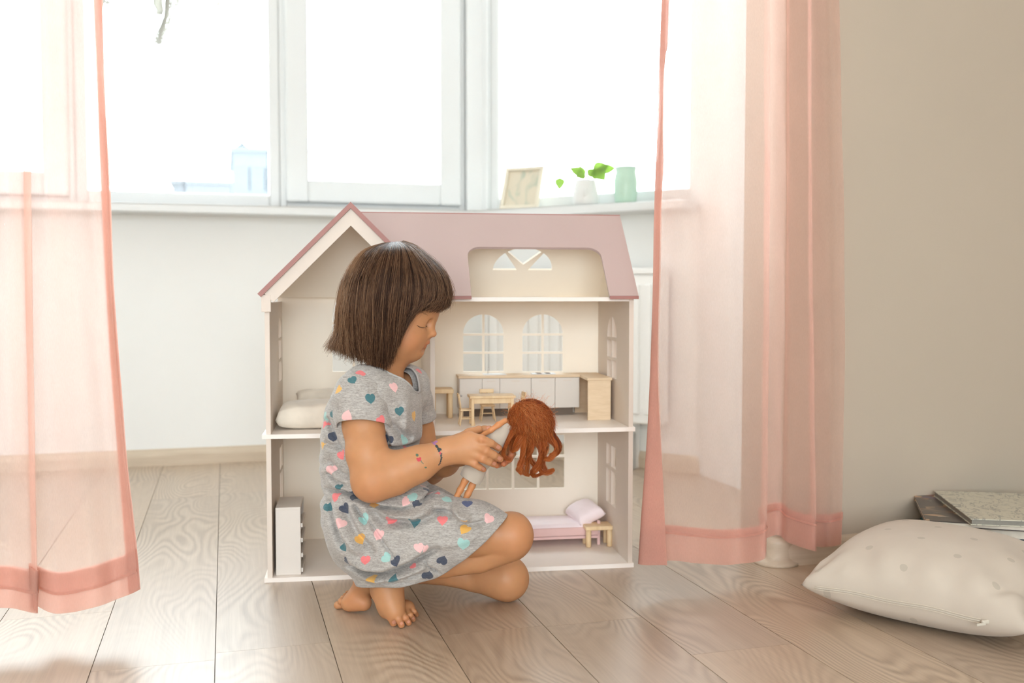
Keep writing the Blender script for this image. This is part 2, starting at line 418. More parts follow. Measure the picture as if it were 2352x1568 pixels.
# pale buildings far beyond the window
M['far'] = paint('far_facade', (0.050, 0.056, 0.060), 1.0, 0.05, 0.1, 0.0, spec=0.0)
M['far2'] = paint('far_facade_light', (0.060, 0.064, 0.067), 1.0, 0.04, 0.1, 0.0, spec=0.0)
def far_building(px0, px1, ptop, Y, label, m, roofbit=None):
    a = PY(px0, ptop, Y); b = PY(px1, ptop, Y); ztop = a[2]
    root = thing('apartment_building', label, 'building', ((a[0] + b[0]) / 2, Y + 5, -12))
    W = b[0] - a[0]; H = ztop + 12
    span('facade', (-W / 2, -5, 0), (W / 2, 5, H), m, root, 0.02)
    span('parapet', (-W / 2 - 0.2, -5.2, H), (W / 2 + 0.2, 5.2, H + 0.25), m, root, 0.02)
    for i in range(4):
        for j in range(3):
            x = -W / 2 + W * (i + 0.5) / 4; z = H - 2.2 - j * 3.0
            span('window_opening', (x - 0.5, -5.06, z), (x + 0.5, -4.98, z + 1.3), M['dark_glass'], root, 0.01)
    if roofbit:
        bm = bmesh.new(); bm_lathe(bm, [(0.0, 0), (0.55, 0), (0.5, 0.15), (0.12, 0.45), (0, 0.65)], 10, (-W / 2 + 0.5, -4, H + 0.2)); link('roof_turret', bm_mesh(bm, 'roof_turret'), m, root)
    return root
M['dark_glass'] = paint('far_window', (0.046, 0.053, 0.058), 0.9, 0.02, 1, 0, spec=0.0)
far_building(536, 680, 348, 60.0, 'pale grey block with a small roof peak beyond the window', M['far'], True)
far_building(395, 530, 421, 75.0, 'low pale building just above the window frame, beside the taller grey block', M['far2'])

# radiator under the angled window
def radiator():
    c = AO + A_DIR * 0.40 - A_NRM * 0.075
    r = thing('radiator', 'white panel radiator under the window beside the doll house and right curtain', 'radiator', (c[0], c[1], 0.12), math.atan2(A_DIR[1], A_DIR[0]))
    bm = bmesh.new(); bm_box(bm, (0, 0, 0.26), (0.62, 0.022, 0.46), 0.006)
    for i in range(15): bm_box(bm, (-0.28 + i * 0.04, -0.014, 0.26), (0.022, 0.012, 0.40), 0.004)
    link('front_panel', bm_mesh(bm, 'front_panel'), M['radiator'], r)
    box('top_grille', (0, 0.02, 0.50), (0.63, 0.075, 0.02), M['radiator'], r, 0.004)
    for s in (-1, 1): box('side_cover', (0.315 * s, 0.02, 0.26), (0.006, 0.07, 0.46), M['radiator'], r, 0.002)
    for s in (-1, 1): box('bracket', (0.2 * s, 0.045, 0.0), (0.03, 0.055, 0.24), M['radiator'], r, 0.003)
    for s in (-1, 1): box('foot', (0.2 * s, 0.03, -0.06), (0.03, 0.03, 0.12), M['radiator'], r, 0.003)
radiator()
# ---------------------------------------------------------------- doll house
HA = PZ(610, 1337, 0); HB = PZ(1453, 1301.5, 0)
hu = (HB - HA) / np.linalg.norm(HB - HA); hv = np.array([-hu[1], hu[0], 0.0])
HRZ = math.atan2(hu[1], hu[0]); HW = 0.722
DL, DR = 0.300, 0.262                                  # depth at the left and at the right end
def hdep(u): return DL + (DR - DL) * u / HW
def hw(u, v, z=0.0): return HA + hu * u + hv * v + np.array([0, 0, z])
def hp(px, py, v):
    r = ray(px, py); t = (v - (cC - HA) @ hv) / (r @ hv); p = cC + r * t
    return float((p - HA) @ hu), float(p[2])
def hpb(px, py, off=0.0):
    v = 0.28
    for _ in range(6):
        u, z = hp(px, py, v); v = hdep(u) - off
    return u, z
def hz(px, py, z):
    p = PZ(px, py, z); return float((p - HA) @ hu), float((p - HA) @ hv)
def hthing(name, label, cat, u, v, z, rz=0.0, group=None): return thing(name, label, cat, hw(u, v, z), HRZ + rz, group)

house = thing('dollhouse', 'cream two storey wooden doll house with a rose pitched roof, open at the front', 'doll house', HA, HRZ)
TH = 0.009; F1 = 0.0085; F2B, F2 = 0.2755, 0.284; CB, CT = 0.5355, 0.5435
def mat_front(v):    # (x,y) of the board -> (u, z) at depth v
    return Matrix(((1, 0, 0, 0), (0, 0, -1, v), (0, 1, 0, 0), (0, 0, 0, 1)))
def arch_panes(x0, x1, z0, z1, rows, b=0.005, cols=2):
    """panes of an arched window: quarter rounds on top of square lights; rows = heights of the cross bars"""
    xm = (x0 + x1) / 2; R = (x1 - x0) / 2; zc = rows[-1] + b / 2; Rz = z1 - zc; out = []
    def arc(a0, a1, n=10): return [(xm + R * math.cos(a0 + (a1 - a0) * i / n), zc + Rz * math.sin(a0 + (a1 - a0) * i / n)) for i in range(n + 1)]
    a = math.acos((b / 2) / R)
    out.append([(xm + b / 2, zc)] + arc(0, a)); out.append(arc(math.pi - a, math.pi) + [(xm - b / 2, zc)])
    zs = [z0] + [r for r in rows]
    for i in range(len(rows)):
        lo = z0 if i == 0 else rows[i - 1] + b / 2; hi = rows[i] - b / 2
        out.append([(x0, lo), (xm - b / 2, lo), (xm - b / 2, hi), (x0, hi)]); out.append([(xm + b / 2, lo), (x1, lo), (x1, hi), (xm + b / 2, hi)])
    return out
def grid_panes(xs, zs, b=0.005):
    out = []
    for i in range(len(xs) - 1):
        for j in range(len(zs) - 1):
            l, r = xs[i] + (b / 2 if i else 0), xs[i + 1] - (b / 2 if i < len(xs) - 2 else 0)
            lo, hi = zs[j] + (b / 2 if j else 0), zs[j + 1] - (b / 2 if j < len(zs) - 2 else 0)
            out.append([(l, lo), (r, lo), (r, hi), (l, hi)])
    return out
AP_U, AP_Z = 0.166, 0.712          # gable apex
# back wall (slightly skewed board)
def backwin(pxs, zt, zb, rows):
    us = [hpb(p, zb)[0] for p in pxs]; z1 = hpb(pxs[0], zt)[1]; z0 = hpb(pxs[0], zb)[1]
    return arch_panes(us[0], us[1], z0, z1, [hpb((pxs[0] + pxs[1]) / 2, r)[1] for r in rows])
holes = backwin((1064, 1157), 722, 853, (810, 768)) + backwin((1200, 1293), 722, 853, (810, 768)) + backwin((764, 862), 655, 853, (800, 742))
gx = [hpb(p, 1100)[0] for p in (1062, 1119.5, 1178.5, 1236.5, 1296.5)]; gz = [hpb(1180, p)[1] for p in (1122, 1049, 1000)]
holes += grid_panes(gx, gz)
bw_outline = [(0.002, 0.0), (HW - 0.002, 0.0), (HW - 0.002, CT), (0.333, CT), (AP_U, 0.700), (0.004, CT)]
Mb = Matrix(((1, 0, 0, 0), ((DR - DL) / HW, 0, -1, DL + 0.003), (0, 1, 0, 0), (0, 0, 0, 1)))
link('back_wall', panel_mesh('back_wall', bw_outline, holes, 0.006, Mb), M['house_in'], house)
# floors
def board(name, poly, z0, z1, m):
    me = panel_mesh(name, poly, [], z1 - z0, Matrix.Translation((0, 0, (z0 + z1) / 2)), 0.0); return link(name, me, m, house)
board('base_board', [(-0.002, -0.003), (HW + 0.002, -0.003), (HW + 0.002, DR + 0.004), (-0.002, DL + 0.004)], 0.0, F1, M['house_floor'])
board('middle_floor', [(-0.003, -0.004), (HW + 0.003, -0.004), (HW + 0.003, DR + 0.003), (-0.003, DL + 0.003)], F2B, F2, M['house_floor'])
board('attic_floor', [(0.326, 0.002), (HW - 0.008, 0.002), (HW - 0.008, DR), (0.326, DL - 0.018)], CB, CT, M['house_floor'])
# side walls with windows
def side_mat(u): return Matrix(((0, 0, 1, u), (1, 0, 0, 0), (0, 1, 0, 0), (0, 0, 0, 1)))
def side(name, u, D, z0, z1, hs): link(name, panel_mesh(name, [(0.0, z0), (D, z0), (D, z1), (0.0, z1)], hs, TH, side_mat(u)), M['house'], house)
UR = HW - TH / 2 - 0.0005; UL = TH / 2 + 0.004
side('side_wall', UR, DR, F2, CT, arch_panes(0.100, 0.178, 0.372, 0.502, [0.412, 0.455], 0.006))
side('side_wall', UR, DR, F1, F2B, grid_panes([0.100, 0.143, 0.182], [0.098, 0.176, 0.226], 0.008))
side('side_wall', UL, DL, F2, CT - 0.01, arch_panes(0.205, 0.272, 0.366, 0.500, [0.410, 0.455], 0.006))
side('side_wall', UL, DL, F1, F2B, grid_panes([0.200, 0.238, 0.272], [0.098, 0.176, 0.226], 0.008))
side('partition', 0.3205, DL - 0.018, F2, 0.565, [])
side('partition', 0.3205, DL - 0.018, F1, F2B, [])
# main roof: front slope with the cut out opening, rear slope with the fan window
EV = (-0.010, 0.5445); RG = (0.137, 0.7135); EB = (DR + 0.012, 0.5445)
def slope(p, q):      # board coords (x = u, y = distance up the slope from p)
    d = np.array(q) - np.array(p); L = np.linalg.norm(d); c, s = d / L
    return Matrix(((1, 0, 0, 0), (0, c, -s, p[0]), (0, s, c, p[1]), (0, 0, 0, 1))), L
Ms, L = slope(EV, RG)
def roof_uy(px, py):   # photo pixel on the front slope -> board coords
    lo = EV[0]
    for _ in range(30):
        u, z = hp(px, py, lo); t = (z - EV[1]) / (RG[1] - EV[1]); lo = 0.7 * lo + 0.3 * (EV[0] + (RG[0] - EV[0]) * t)
    return u, t * L
oa = roof_uy(1082, 676)[0]; ob = roof_uy(1399, 676)[0]; ot = roof_uy(1240, 570)[1]
rc = 0.026
def rnd(cx, cy, a0): return [(cx + rc * math.cos(a0 - i * math.pi / 2 / 8), cy + rc * math.sin(a0 - i * math.pi / 2 / 8)) for i in range(9)]
out = [(0.340, 0.0), (oa, 0.0)] + rnd(oa + rc, ot - rc, math.pi) + rnd(ob - rc, ot - rc, math.pi / 2) + [(ob, 0.0), (HW + 0.006, 0.0), (HW + 0.006, L), (0.172, L)]
link('roof_panel', panel_mesh('roof_panel', out, [], 0.006, Ms), [M['roof']], house)
Mr, Lr = slope(EB, RG)
fu0, fz0 = hp(1131.5, 624, 0.225); fu1, fz1 = hp(1272, 576, 0.20)
y0 = (0.604 - EB[1]) / (RG[1] - EB[1]) * Lr; fm = (fu0 + fu1) / 2; fr = (fu1 - fu0) / 2; fh = 0.060
def fan(a0, a1, n=10): return [(fm + fr * math.cos(a0 + (a1 - a0) * i / n), y0 + fh * math.sin(a0 + (a1 - a0) * i / n)) for i in range(n + 1)]
dv = math.pi * 0.29; g = 0.035
fh_holes = [[(fm + 0.012, y0)] + fan(0, dv - g), [(fm, y0 + 0.014)] + fan(dv + g * 1.6, math.pi - dv - g * 1.6), fan(math.pi - dv + g, math.pi) + [(fm - 0.012, y0)]]
me = panel_mesh('rear_roof_panel', [(0.0, 0.0), (HW + 0.006, 0.0), (HW + 0.006, Lr), (0.17, Lr)], fh_holes, 0.006, Mr)
link('rear_roof_panel', me, M['house_in'], house)
# rose edge strips along the eave, and ridge strip
span('eave_edge', (0.316, EV[0] - 0.0042, EV[1] - 0.0045), (oa, EV[0] - 0.0018, EV[1] + 0.0015), M['roof_edge'], house, 0.0003)
span('eave_edge', (ob, EV[0] - 0.0042, EV[1] - 0.0045), (HW + 0.006, EV[0] - 0.0018, EV[1] + 0.0015), M['roof_edge'], house, 0.0003)
span('ridge_edge', (0.18, RG[0] - 0.002, RG[1] + 0.0005), (HW + 0.006, RG[0] + 0.004, RG[1] + 0.004), M['roof_edge'], house, 0.0003)
# attic end walls (triangles under the roof)
for uu in (0.3205, HW - 0.006):
    link('attic_wall', panel_mesh('attic_wall', [(0.004, CT), (DR - 0.004, CT), (RG[0], RG[1] - 0.008)], [], 0.006, side_mat(uu)), M['house_in'], house)
# front gable over the left room: two roof boards, their rose edges and the pale barge boards
GE = (-0.006, 0.5505); GT = (AP_U, 0.7225); GR = (0.338, 0.5505)
for (a, b, nm) in ((GE, GT, 'gable_roof_panel'), (GR, GT, 'gable_roof_panel')):
    d = np.array(b) - np.array(a); Lg = np.linalg.norm(d); d /= Lg; nrm = np.array([-d[1], d[0]]) if a[0] < b[0] else np.array([d[1], -d[0]])
    def quad(off0, off1, v0, v1, e0=0.0, e1=0.0):
        p = [np.array(a) + d * e0 + nrm * off0, np.array(b) + d * (e1 + off0) + nrm * off0, np.array(b) + d * (e1 + off1) + nrm * off1, np.array(a) + d * e0 + nrm * off1]
        vs = [(x, v0, z) for x, z in p] + [(x, v1, z) for x, z in p]
        return vs, [(0, 1, 2, 3), (7, 6, 5, 4), (0, 4, 5, 1), (1, 5, 6, 2), (2, 6, 7, 3), (3, 7, 4, 0)]
    dep = DL + 0.012 if a is GE else 0.14
    e = 0.0
    link(nm, mesh_from(nm, *quad(-0.0065, 0.0, -0.0125, dep, 0, -e)), M['roof'], house)
    link('gable_edge', mesh_from('gable_edge', *quad(-0.0075, 0.001, -0.0150, -0.0125, -0.001, -e)), M['roof_edge'], house)
    link('barge_board', mesh_from('barge_board', *quad(-0.0305, -0.0075, -0.0085, -0.0005, 0.008, 0.0)), M['house'], house)
span('barge_return', (-0.001, -0.0088, 0.5165), (0.0165, -0.0008, 0.5485), M['house'], house, 0.0006)
span('barge_return', (0.3165, -0.0088, 0.5165), (0.330, -0.0008, 0.5485), M['house'], house, 0.0006)

# ---------------------------------------------------------------- toy furniture
# kitchen run
kv1 = hdep(0.55) - 0.012; kf = 0.205
ku0 = hp(1055, 900, kf)[0]; ku1 = hp(1331, 900, kf)[0]; kzt = hp(1200, 859, kf)[1]; kzb = hp(1200, 938, kf)[1]
eu0, eu1 = hp(1350.6, 900, 0.115)[0], min(hp(1403, 900, 0.115)[0], HW - 0.016)
ezt = hp(1370, 867, 0.115)[1]
kzt = 0.5 * (kzt + ezt) - 0.0015; 
k = hthing('kitchen_unit', 'toy kitchen run of white cupboards with a pale wood worktop under arched windows', 'toy kitchen', ku0, kf, F2)
H = kzt - F2; kb = kzb - F2; Wk = ku1 - ku0
bk = kv1 - kf
span('carcass', (0.0, 0.004, kb), (Wk, bk, H - 0.005), M['white_paint'], k, 0.0008)
span('kick_shade', (0.008, 0.012, 0.0), (Wk - 0.012, bk, kb), M['dark_gap'], k, 0.0004)  # dark board put in for the shade of the kick space
for x in (0.004, 0.0):
    pass
span('foot', (0.0, 0.004, 0.0), (0.009, 0.016, kb), M['ply'], k, 0.0005)
dx = [hp(p, 900, kf)[0] - ku0 for p in (1055.5, 1107.5, 1148, 1220, 1275, 1331)]
for i in range(5):
    dr = span('door', (dx[i] + 0.0004, 0.0, kb + 0.0006), (dx[i + 1] - 0.0004, 0.0042, H - 0.0062), M['white_paint'], k, 0.0006)
    xm = (dx[i] + dx[i + 1]) / 2
    if i: span('handle', (xm - 0.009, -0.0006, H - 0.0135), (xm + 0.009, 0.0004, H - 0.0115), M['house'], dr, 0.0003)
    else:
        bm = bmesh.new(); bm_lathe(bm, [(0, 0), (0.0012, 0), (0.0012, 0.002), (0.0022, 0.003), (0.002, 0.0045), (0, 0.005)], 12); me = bm_mesh(bm, 'knob', True)
        me.transform(Matrix.Translation((0.004, 0.0, H - 0.042)) @ Matrix.Rotation(math.pi / 2, 4, 'X')); link('knob', me, M['steel'], dr)
eo0, eo1 = eu0 - ku0, eu1 - ku0
# L shaped worktop
ov = 0.003; pts = [(-0.002, -ov), (Wk + 0.0, -ov), (eo0 - 0.002, 0.113 - kf), (eo1 + 0.002, 0.113 - kf), (eo1 + 0.002, bk), (-0.002, bk)]
link('worktop', panel_mesh('worktop', pts, [], 0.0055, Matrix.Translation((0, 0, H - 0.0025))), M['ply'], k)
span('end_panel', (eo0, 0.115 - kf, 0.0), (eo1, 0.121 - kf, H - 0.0055), M['ply'], k, 0.0005)
span('side_panel', (eo1 - 0.006, 0.121 - kf, 0.0), (eo1, bk, H - 0.0055), M['ply'], k, 0.0005)
span('back_panel', (Wk, bk - 0.004, 0.0), (eo1, bk, H - 0.0055), M['ply'], k, 0.0005)
sk = span('sink', (hp(1110, 855, .23)[0] - ku0, 0.012, H), (hp(1162, 855, .23)[0] - ku0, 0.045, H + 0.0016), M['steel'], k, 0.0005)
tube('tap', [(dx[1] + 0.0185, 0.046, H), (dx[1] + 0.0185, 0.046, H + 0.008), (dx[1] + 0.0185, 0.042, H + 0.0115), (dx[1] + 0.0185, 0.034, H + 0.0105)], 0.0007, M['steel'], sk)
hb = span('hob', (hp(1221, 855, .23)[0] - ku0, 0.012, H), (hp(1275, 855, .23)[0] - ku0, 0.045, H + 0.0016), M['steel'], k, 0.0005)
for i in range(4):
    bm = bmesh.new(); bm_lathe(bm, [(0, 0), (0.006, 0), (0.006, 0.0008), (0, 0.001)], 16, ((hp(1221, 855, .23)[0] + hp(1275, 855, .23)[0]) / 2 - ku0 + (0.01 if i % 2 else -0.01), 0.021 + 0.015 * (i // 2), H + 0.0014)); link('burner', bm_mesh(bm, 'burner'), M['dark_gap'], hb)

# dining table
tv0, tv1 = 0.055, 0.105
tu0 = hp(1079, 905, tv0)[0]; tu1 = hp(1185, 905, tv0)[0]; tz = hp(1130, 909, tv0)[1]
tb = hthing('dining_table', 'pale pine toy dining table in the upstairs kitchen', 'toy table', (tu0 + tu1) / 2, (tv0 + tv1) / 2, F2)
tw, td, thh = (tu1 - tu0), (tv1 - tv0), tz - F2
span('tabletop', (-tw / 2, -td / 2, thh - 0.005), (tw / 2, td / 2, thh), M['pale_wood'], tb, 0.001)
for s in (-1, 1): span('apron', (-tw / 2 + 0.004, s * (td / 2 - 0.007) - 0.001, thh - 0.016), (tw / 2 - 0.004, s * (td / 2 - 0.007) + 0.001, thh - 0.005), M['pale_wood'], tb, 0.0003)
for sx in (-1, 1):
    for sy in (-1, 1): 
        x = sx * (tw / 2 - 0.0065); y = sy * (td / 2 - 0.0065); span('leg', (x - 0.003, y - 0.003, 0), (x + 0.003, y + 0.003, thh - 0.005), M['pale_wood'], tb, 0.0006)
# chairs: seat, four splayed legs, stretchers, back rail on spindles
def make_chair(label, u, v, rz):
    c = hthing('dining_chair', label, 'toy chair', u, v, F2, rz, 'toy chairs round the table')
    sh, s = 0.0335, 0.0145
    span('seat', (-s, -s, sh - 0.0035), (s, s, sh), M['pale_wood'], c, 0.0012)
    for sx in (-1, 1):
        for sy in (-1, 1): tube('leg', [(sx * 0.0150, sy * 0.0150, 0.0), (sx * 0.0105, sy * 0.0105, sh - 0.002)], [0.0013, 0.0017], M['pale_wood'], c, 8)
    for sx in (-1, 1): tube('stretcher', [(sx * 0.0130, -0.0132, 0.0145), (sx * 0.0130, 0.0132, 0.0145)], 0.0011, M['pale_wood'], c, 8)
    tube('stretcher', [(-0.0128, 0, 0.0145), (0.0128, 0, 0.0145)], 0.0011, M['pale_wood'], c, 8)
    for i in range(6):
        x = (i - 2.5) * 0.0044; tube('spindle', [(x * 0.9, 0.0120, sh - 0.001), (x * 1.1, 0.0160, sh + 0.024)], 0.0008 if 0 < i < 5 else 0.0013, M['pale_wood'], c, 6)
    bm = bmesh.new(); bm_box(bm, (0, 0.0168, sh + 0.0270), (0.0305, 0.0030, 0.0085), 0.0010, Matrix.Rotation(-0.12, 3, 'X').to_3x3())
    link('back_rail', bm_mesh(bm, 'back_rail'), M['pale_wood'], c)
    return c
um = (tu0 + tu1) / 2
chair = make_chair('pine toy chair tucked behind the toy table, its back against the white cupboards', um + 0.001, 0.150, 0.0)
dup(chair, hw(tu0 - 0.004, 0.078, F2), HRZ + math.pi / 2, 'pine toy chair at the table end away from the red haired doll', 'toy chairs round the table')
dup(chair, hw(tu1 + 0.006, 0.092, F2), HRZ - math.pi / 2 + 0.1, 'pine toy chair mostly hidden by the doll\'s red hair, only its back showing', 'toy chairs round the table')
# bench beside the partition
def stool(name, label, u0, u1, v0, v1, z0, zt, lr, tt, splay=0.0, m='pale_wood'):
    c = hthing(name, label, 'toy stool' if name == 'stool' else 'toy bench', (u0 + u1) / 2, (v0 + v1) / 2, z0)
    w, d, h = u1 - u0, v1 - v0, zt - z0
    span('stool_top', (-w / 2, -d / 2, h - tt), (w / 2, d / 2, h), M[m], c, min(0.002, tt / 3))
    for sx in (-1, 1):
        for sy in (-1, 1):
            x, y = sx * (w / 2 - lr - 0.002), sy * (d / 2 - lr - 0.002)
            bm = bmesh.new(); bm_tube(bm, [(x, y, 0.0008), (x, y, 0.0015), (x, y, h - tt + 0.0005)], [lr * 0.85, lr, lr], 14); link('leg', bm_mesh(bm, 'leg', True), M[m], c)
    return c
sz = hp(1020, 893, 0.19)[1]
stool('bench', 'small pale wood toy bench standing against the partition beside the toy kitchen', 0.328, hp(1042, 890, 0.19)[0], 0.185, 0.235, F2, sz, 0.0052, 0.0095)
# stool in front of the toy bed
st = hz(1380, 1200, 0.082)
a0 = hz(1357, 1257, F1); a1 = hz(1402, 1257, F1)
stool('stool', 'small pale wood toy stool with round legs beside the pink toy bed', a0[0] - 0.0125, a1[0] + 0.0075, a0[1] - 0.006, a0[1] + 0.042, F1, 0.0545, 0.0058, 0.0085)
# soft things
def cushion_mesh(name, w, d, h, pinch=0.5, seed=0, n=26, wob=0.004, square=3.0, sag=0.0):
    rs = np.random.default_rng(seed); ph = rs.uniform(0, 6.28, 12)
    g = np.linspace(-1, 1, n); X, Y = np.meshgrid(g, g, indexing='ij')
    prof = np.clip((1 - np.abs(X) ** square) * (1 - np.abs(Y) ** square), 0, 1) ** pinch
    edge = 1 - 0.075 * (1 - Y ** 2) * np.abs(X) ** 3; edge2 = 1 - 0.075 * (1 - X ** 2) * np.abs(Y) ** 3
    xx = X * edge * w / 2; yy = Y * edge2 * d / 2
    wv = wob * (np.sin(5 * X + ph[0] + 2 * Y) + np.sin(7 * Y + ph[1] - 3 * X) + 0.6 * np.sin(11 * X + 6 * Y + ph[2])) * (1 - prof * 0.4) * (prof > 0.02)
    top = prof * h * 0.62 + wv; bot = -prof * h * 0.38
    V = np.concatenate([np.stack([xx, yy, top], -1).reshape(-1, 3), np.stack([xx, yy, bot], -1).reshape(-1, 3)])
    Q = []
    for i in range(n - 1):
        for j in range(n - 1):
            a = i * n + j; q = (a, a + n, a + n + 1, a + 1); Q.append(q); Q.append(tuple(x + n * n for x in q[::-1]))
    me = mesh_np(name, V, np.array(Q))
    bm = bmesh.new(); bm.from_mesh(me); bmesh.ops.remove_doubles(bm, verts=bm.verts, dist=1e-5); bm.to_mesh(me); bm.free()
    me.polygons.foreach_set('use_smooth', [True] * len(me.polygons)); return me
def soft(name, label, cat, m, u, v, z, w, d, h, rz=0.0, tilt=(0, 0), **kw):
    group = kw.pop('group', None)
    r = hthing(name, label, cat, u, v, z, rz, group)
    me = cushion_mesh(name, w, d, h, **kw); me.transform(Matrix.Rotation(tilt[0], 4, 'X') @ Matrix.Rotation(tilt[1], 4, 'Y'))
    mn = min(q.co.z for q in me.vertices); me.transform(Matrix.Translation((0, 0, -mn)))
    link('cover', me, M[m], r)
    bm = bmesh.new()
    seam = [Vector((x, y, 0)) for x, y in [(math.cos(t), math.sin(t)) for t in np.linspace(0, 2 * math.pi, 5)]]
    bm.free(); return r
soft('mattress', 'puffy beige linen toy mattress lying upstairs behind the girl', 'toy mattress', 'linen', 0.098, 0.105, F2, 0.165, 0.125, 0.052, 0.02, seed=3, pinch=0.30, square=4, wob=0.0016)
soft('linen_pillow', 'flat beige linen toy pillow lying behind the puffy linen mattress', 'toy pillow', 'linen', 0.108, 0.232, F2 + 0.016, 0.130, 0.07, 0.035, 0.0, (0.45, 0), seed=5, pinch=0.4, wob=0.001)
# toy bed
bu1 = 0.688; bu0 = 0.44; bv0, bv1 = 0.150, 0.246
bed = hthing('toy_bed', 'low pink toy bed with white bedding along the downstairs back wall', 'toy bed', bu0, bv0, F1)
bw, bd = bu1 - bu0, bv1 - bv0
for (x, y) in ((0.002, 0.002), (0.002, bd - 0.008), (bw - 0.002, 0.002), (bw - 0.002, bd - 0.008)): span('leg', (x, y, 0), (x + 0.006, y + 0.006, 0.016 if x < 0.1 else 0.052), M['pink_side'], bed, 0.0008)
span('bed_frame', (0, 0, 0.015), (bw, bd, 0.021), M['pink_side'], bed, 0.001)
span('headboard', (bw + 0.0015, 0.006, 0.03), (bw + 0.0045, bd - 0.004, 0.05), M['pink_side'], bed, 0.001)
mm = cushion_mesh('toy_mattress', bw + 0.008, bd + 0.004, 0.026, pinch=0.16, square=8, seed=9, wob=0.0006); mm.transform(Matrix.Translation((bw / 2, bd / 2, 0.031)))
link('mattress', mm, M['pink_cloth'], bed)
bm = bmesh.new(); bm_box(bm, (bw / 2, 0.0, 0.031), (bw, 0.0045, 0.018), 0.002); link('duvet_side', bm_mesh(bm, 'duvet_side', True), M['pink_side'], bed)
soft('pink_pillow', 'plump pink toy pillow leaning at the head of the toy bed', 'toy pillow', 'pink_cloth', 0.668, 0.195, F1 + 0.040, 0.064, 0.085, 0.036, 0.2, (0.12, -0.35), seed=11, pinch=0.38, wob=0.0005)
# bookcase against the left wall, seen from its end
bu = 0.0185; c0 = hz(625, 1322, F1); sv = max(0.003, c0[1])
bw2 = hp(691, 1250, sv)[0] - bu; bz = hp(660, 1171, sv)[1] - F1
bc = hthing('bookcase', 'white toy bookcase standing in the downstairs corner, its shelves facing the girl', 'toy bookcase', bu, sv, F1)
bdp = 0.105
span('end_panel', (0, 0, 0), (bw2, 0.006, bz), M['white_paint'], bc, 0.0012)
span('end_panel', (0, bdp - 0.006, 0), (bw2, bdp, bz), M['white_paint'], bc, 0.0012)
span('top', (0, 0, bz - 0.0005), (bw2, bdp, bz + 0.005), M['white_paint'], bc, 0.001)
span('back', (0, 0.006, 0), (0.004, bdp - 0.006, bz), M['white_paint'], bc, 0.0003)
for i in range(4): span('shelf', (0.004, 0.006, 0.004 + i * (bz - 0.01) / 4 + 0.0), (bw2 - 0.001, bdp - 0.006, 0.0085 + i * (bz - 0.01) / 4), M['white_paint'], bc, 0.0004)
for i in range(4): span('shelf_lip', (bw2 - 0.002, 0.004, 0.004 + i * (bz - 0.01) / 4), (bw2 + 0.0035, bdp - 0.004, 0.012 + i * (bz - 0.01) / 4), M['white_paint'], bc, 0.0006)
# ---------------------------------------------------------------- curtains
def sheer_mat(name, c, alpha=0.55):
    t = NT(name); 
    tr = t.add('ShaderNodeBsdfTransparent'); tl = t.add('ShaderNodeBsdfTranslucent'); df = t.add('ShaderNodeBsdfDiffuse')
    v = t.coord('Object'); n = t.noise(v, 14, 4)
    weave = t.noise(t.coord('Object', (1500, 1500, 160)), 1.0, 2)
    colr = t.ramp(n, [(0.3, tuple(x * 0.97 for x in c)), (0.7, tuple(min(1, x * 1.03) for x in c))])
    t.l.new(colr, tl.inputs['Color']); t.l.new(colr, df.inputs['Color'])
    tr.inputs['Color'].default_value = (1.0, 0.965, 0.95, 1)
    m1 = t.add('ShaderNodeMixShader'); m1.inputs[0].default_value = 0.5; t.l.new(df.outputs[0], m1.inputs[1]); t.l.new(tl.outputs[0], m1.inputs[2])
    # thin cloth covers more of the view when seen edge on
    lw = t.add('ShaderNodeLayerWeight'); lw.inputs['Blend'].default_value = 0.5
    cs = t.math('MAXIMUM', t.math('SUBTRACT', 1.0, lw.outputs['Facing']), 0.08)
    cov = t.math('SUBTRACT', 1.0, t.math('POWER', 1 - alpha, t.math('DIVIDE', 1.0, cs)))
    cov = t.math('MULTIPLY', cov, t.math('MULTIPLY_ADD', weave, 0.24, 0.88))
    m2 = t.add('ShaderNodeMixShader'); t.l.new(cov, m2.inputs[0]); t.l.new(tr.outputs[0], m2.inputs[1]); t.l.new(m1.outputs[0], m2.inputs[2])
    t.l.new(m2.outputs[0], t.out.inputs['Surface'])
    return t.m
M['sheer'] = sheer_mat('pink_sheer', (0.84, 0.585, 0.505), CURT_ALPHA)
M['sheer_hem'] = sheer_mat('pink_sheer_hem', (0.76, 0.47, 0.39), 0.8)
def catmull(keys, per=10):
    K = np.array(keys, float); n = len(K); out = []
    for i in range(n - 1):
        p0, p1, p2, p3 = K[max(i - 1, 0)], K[i], K[i + 1], K[min(i + 2, n - 1)]
        for j in range(per):
            t = j / per
            out.append(0.5 * (2 * p1 + (p2 - p0) * t + (2 * p0 - 5 * p1 + 4 * p2 - p3) * t * t + (3 * p1 - p0 - 3 * p2 + p3) * t ** 3))
    out.append(K[-1]); return np.array(out)
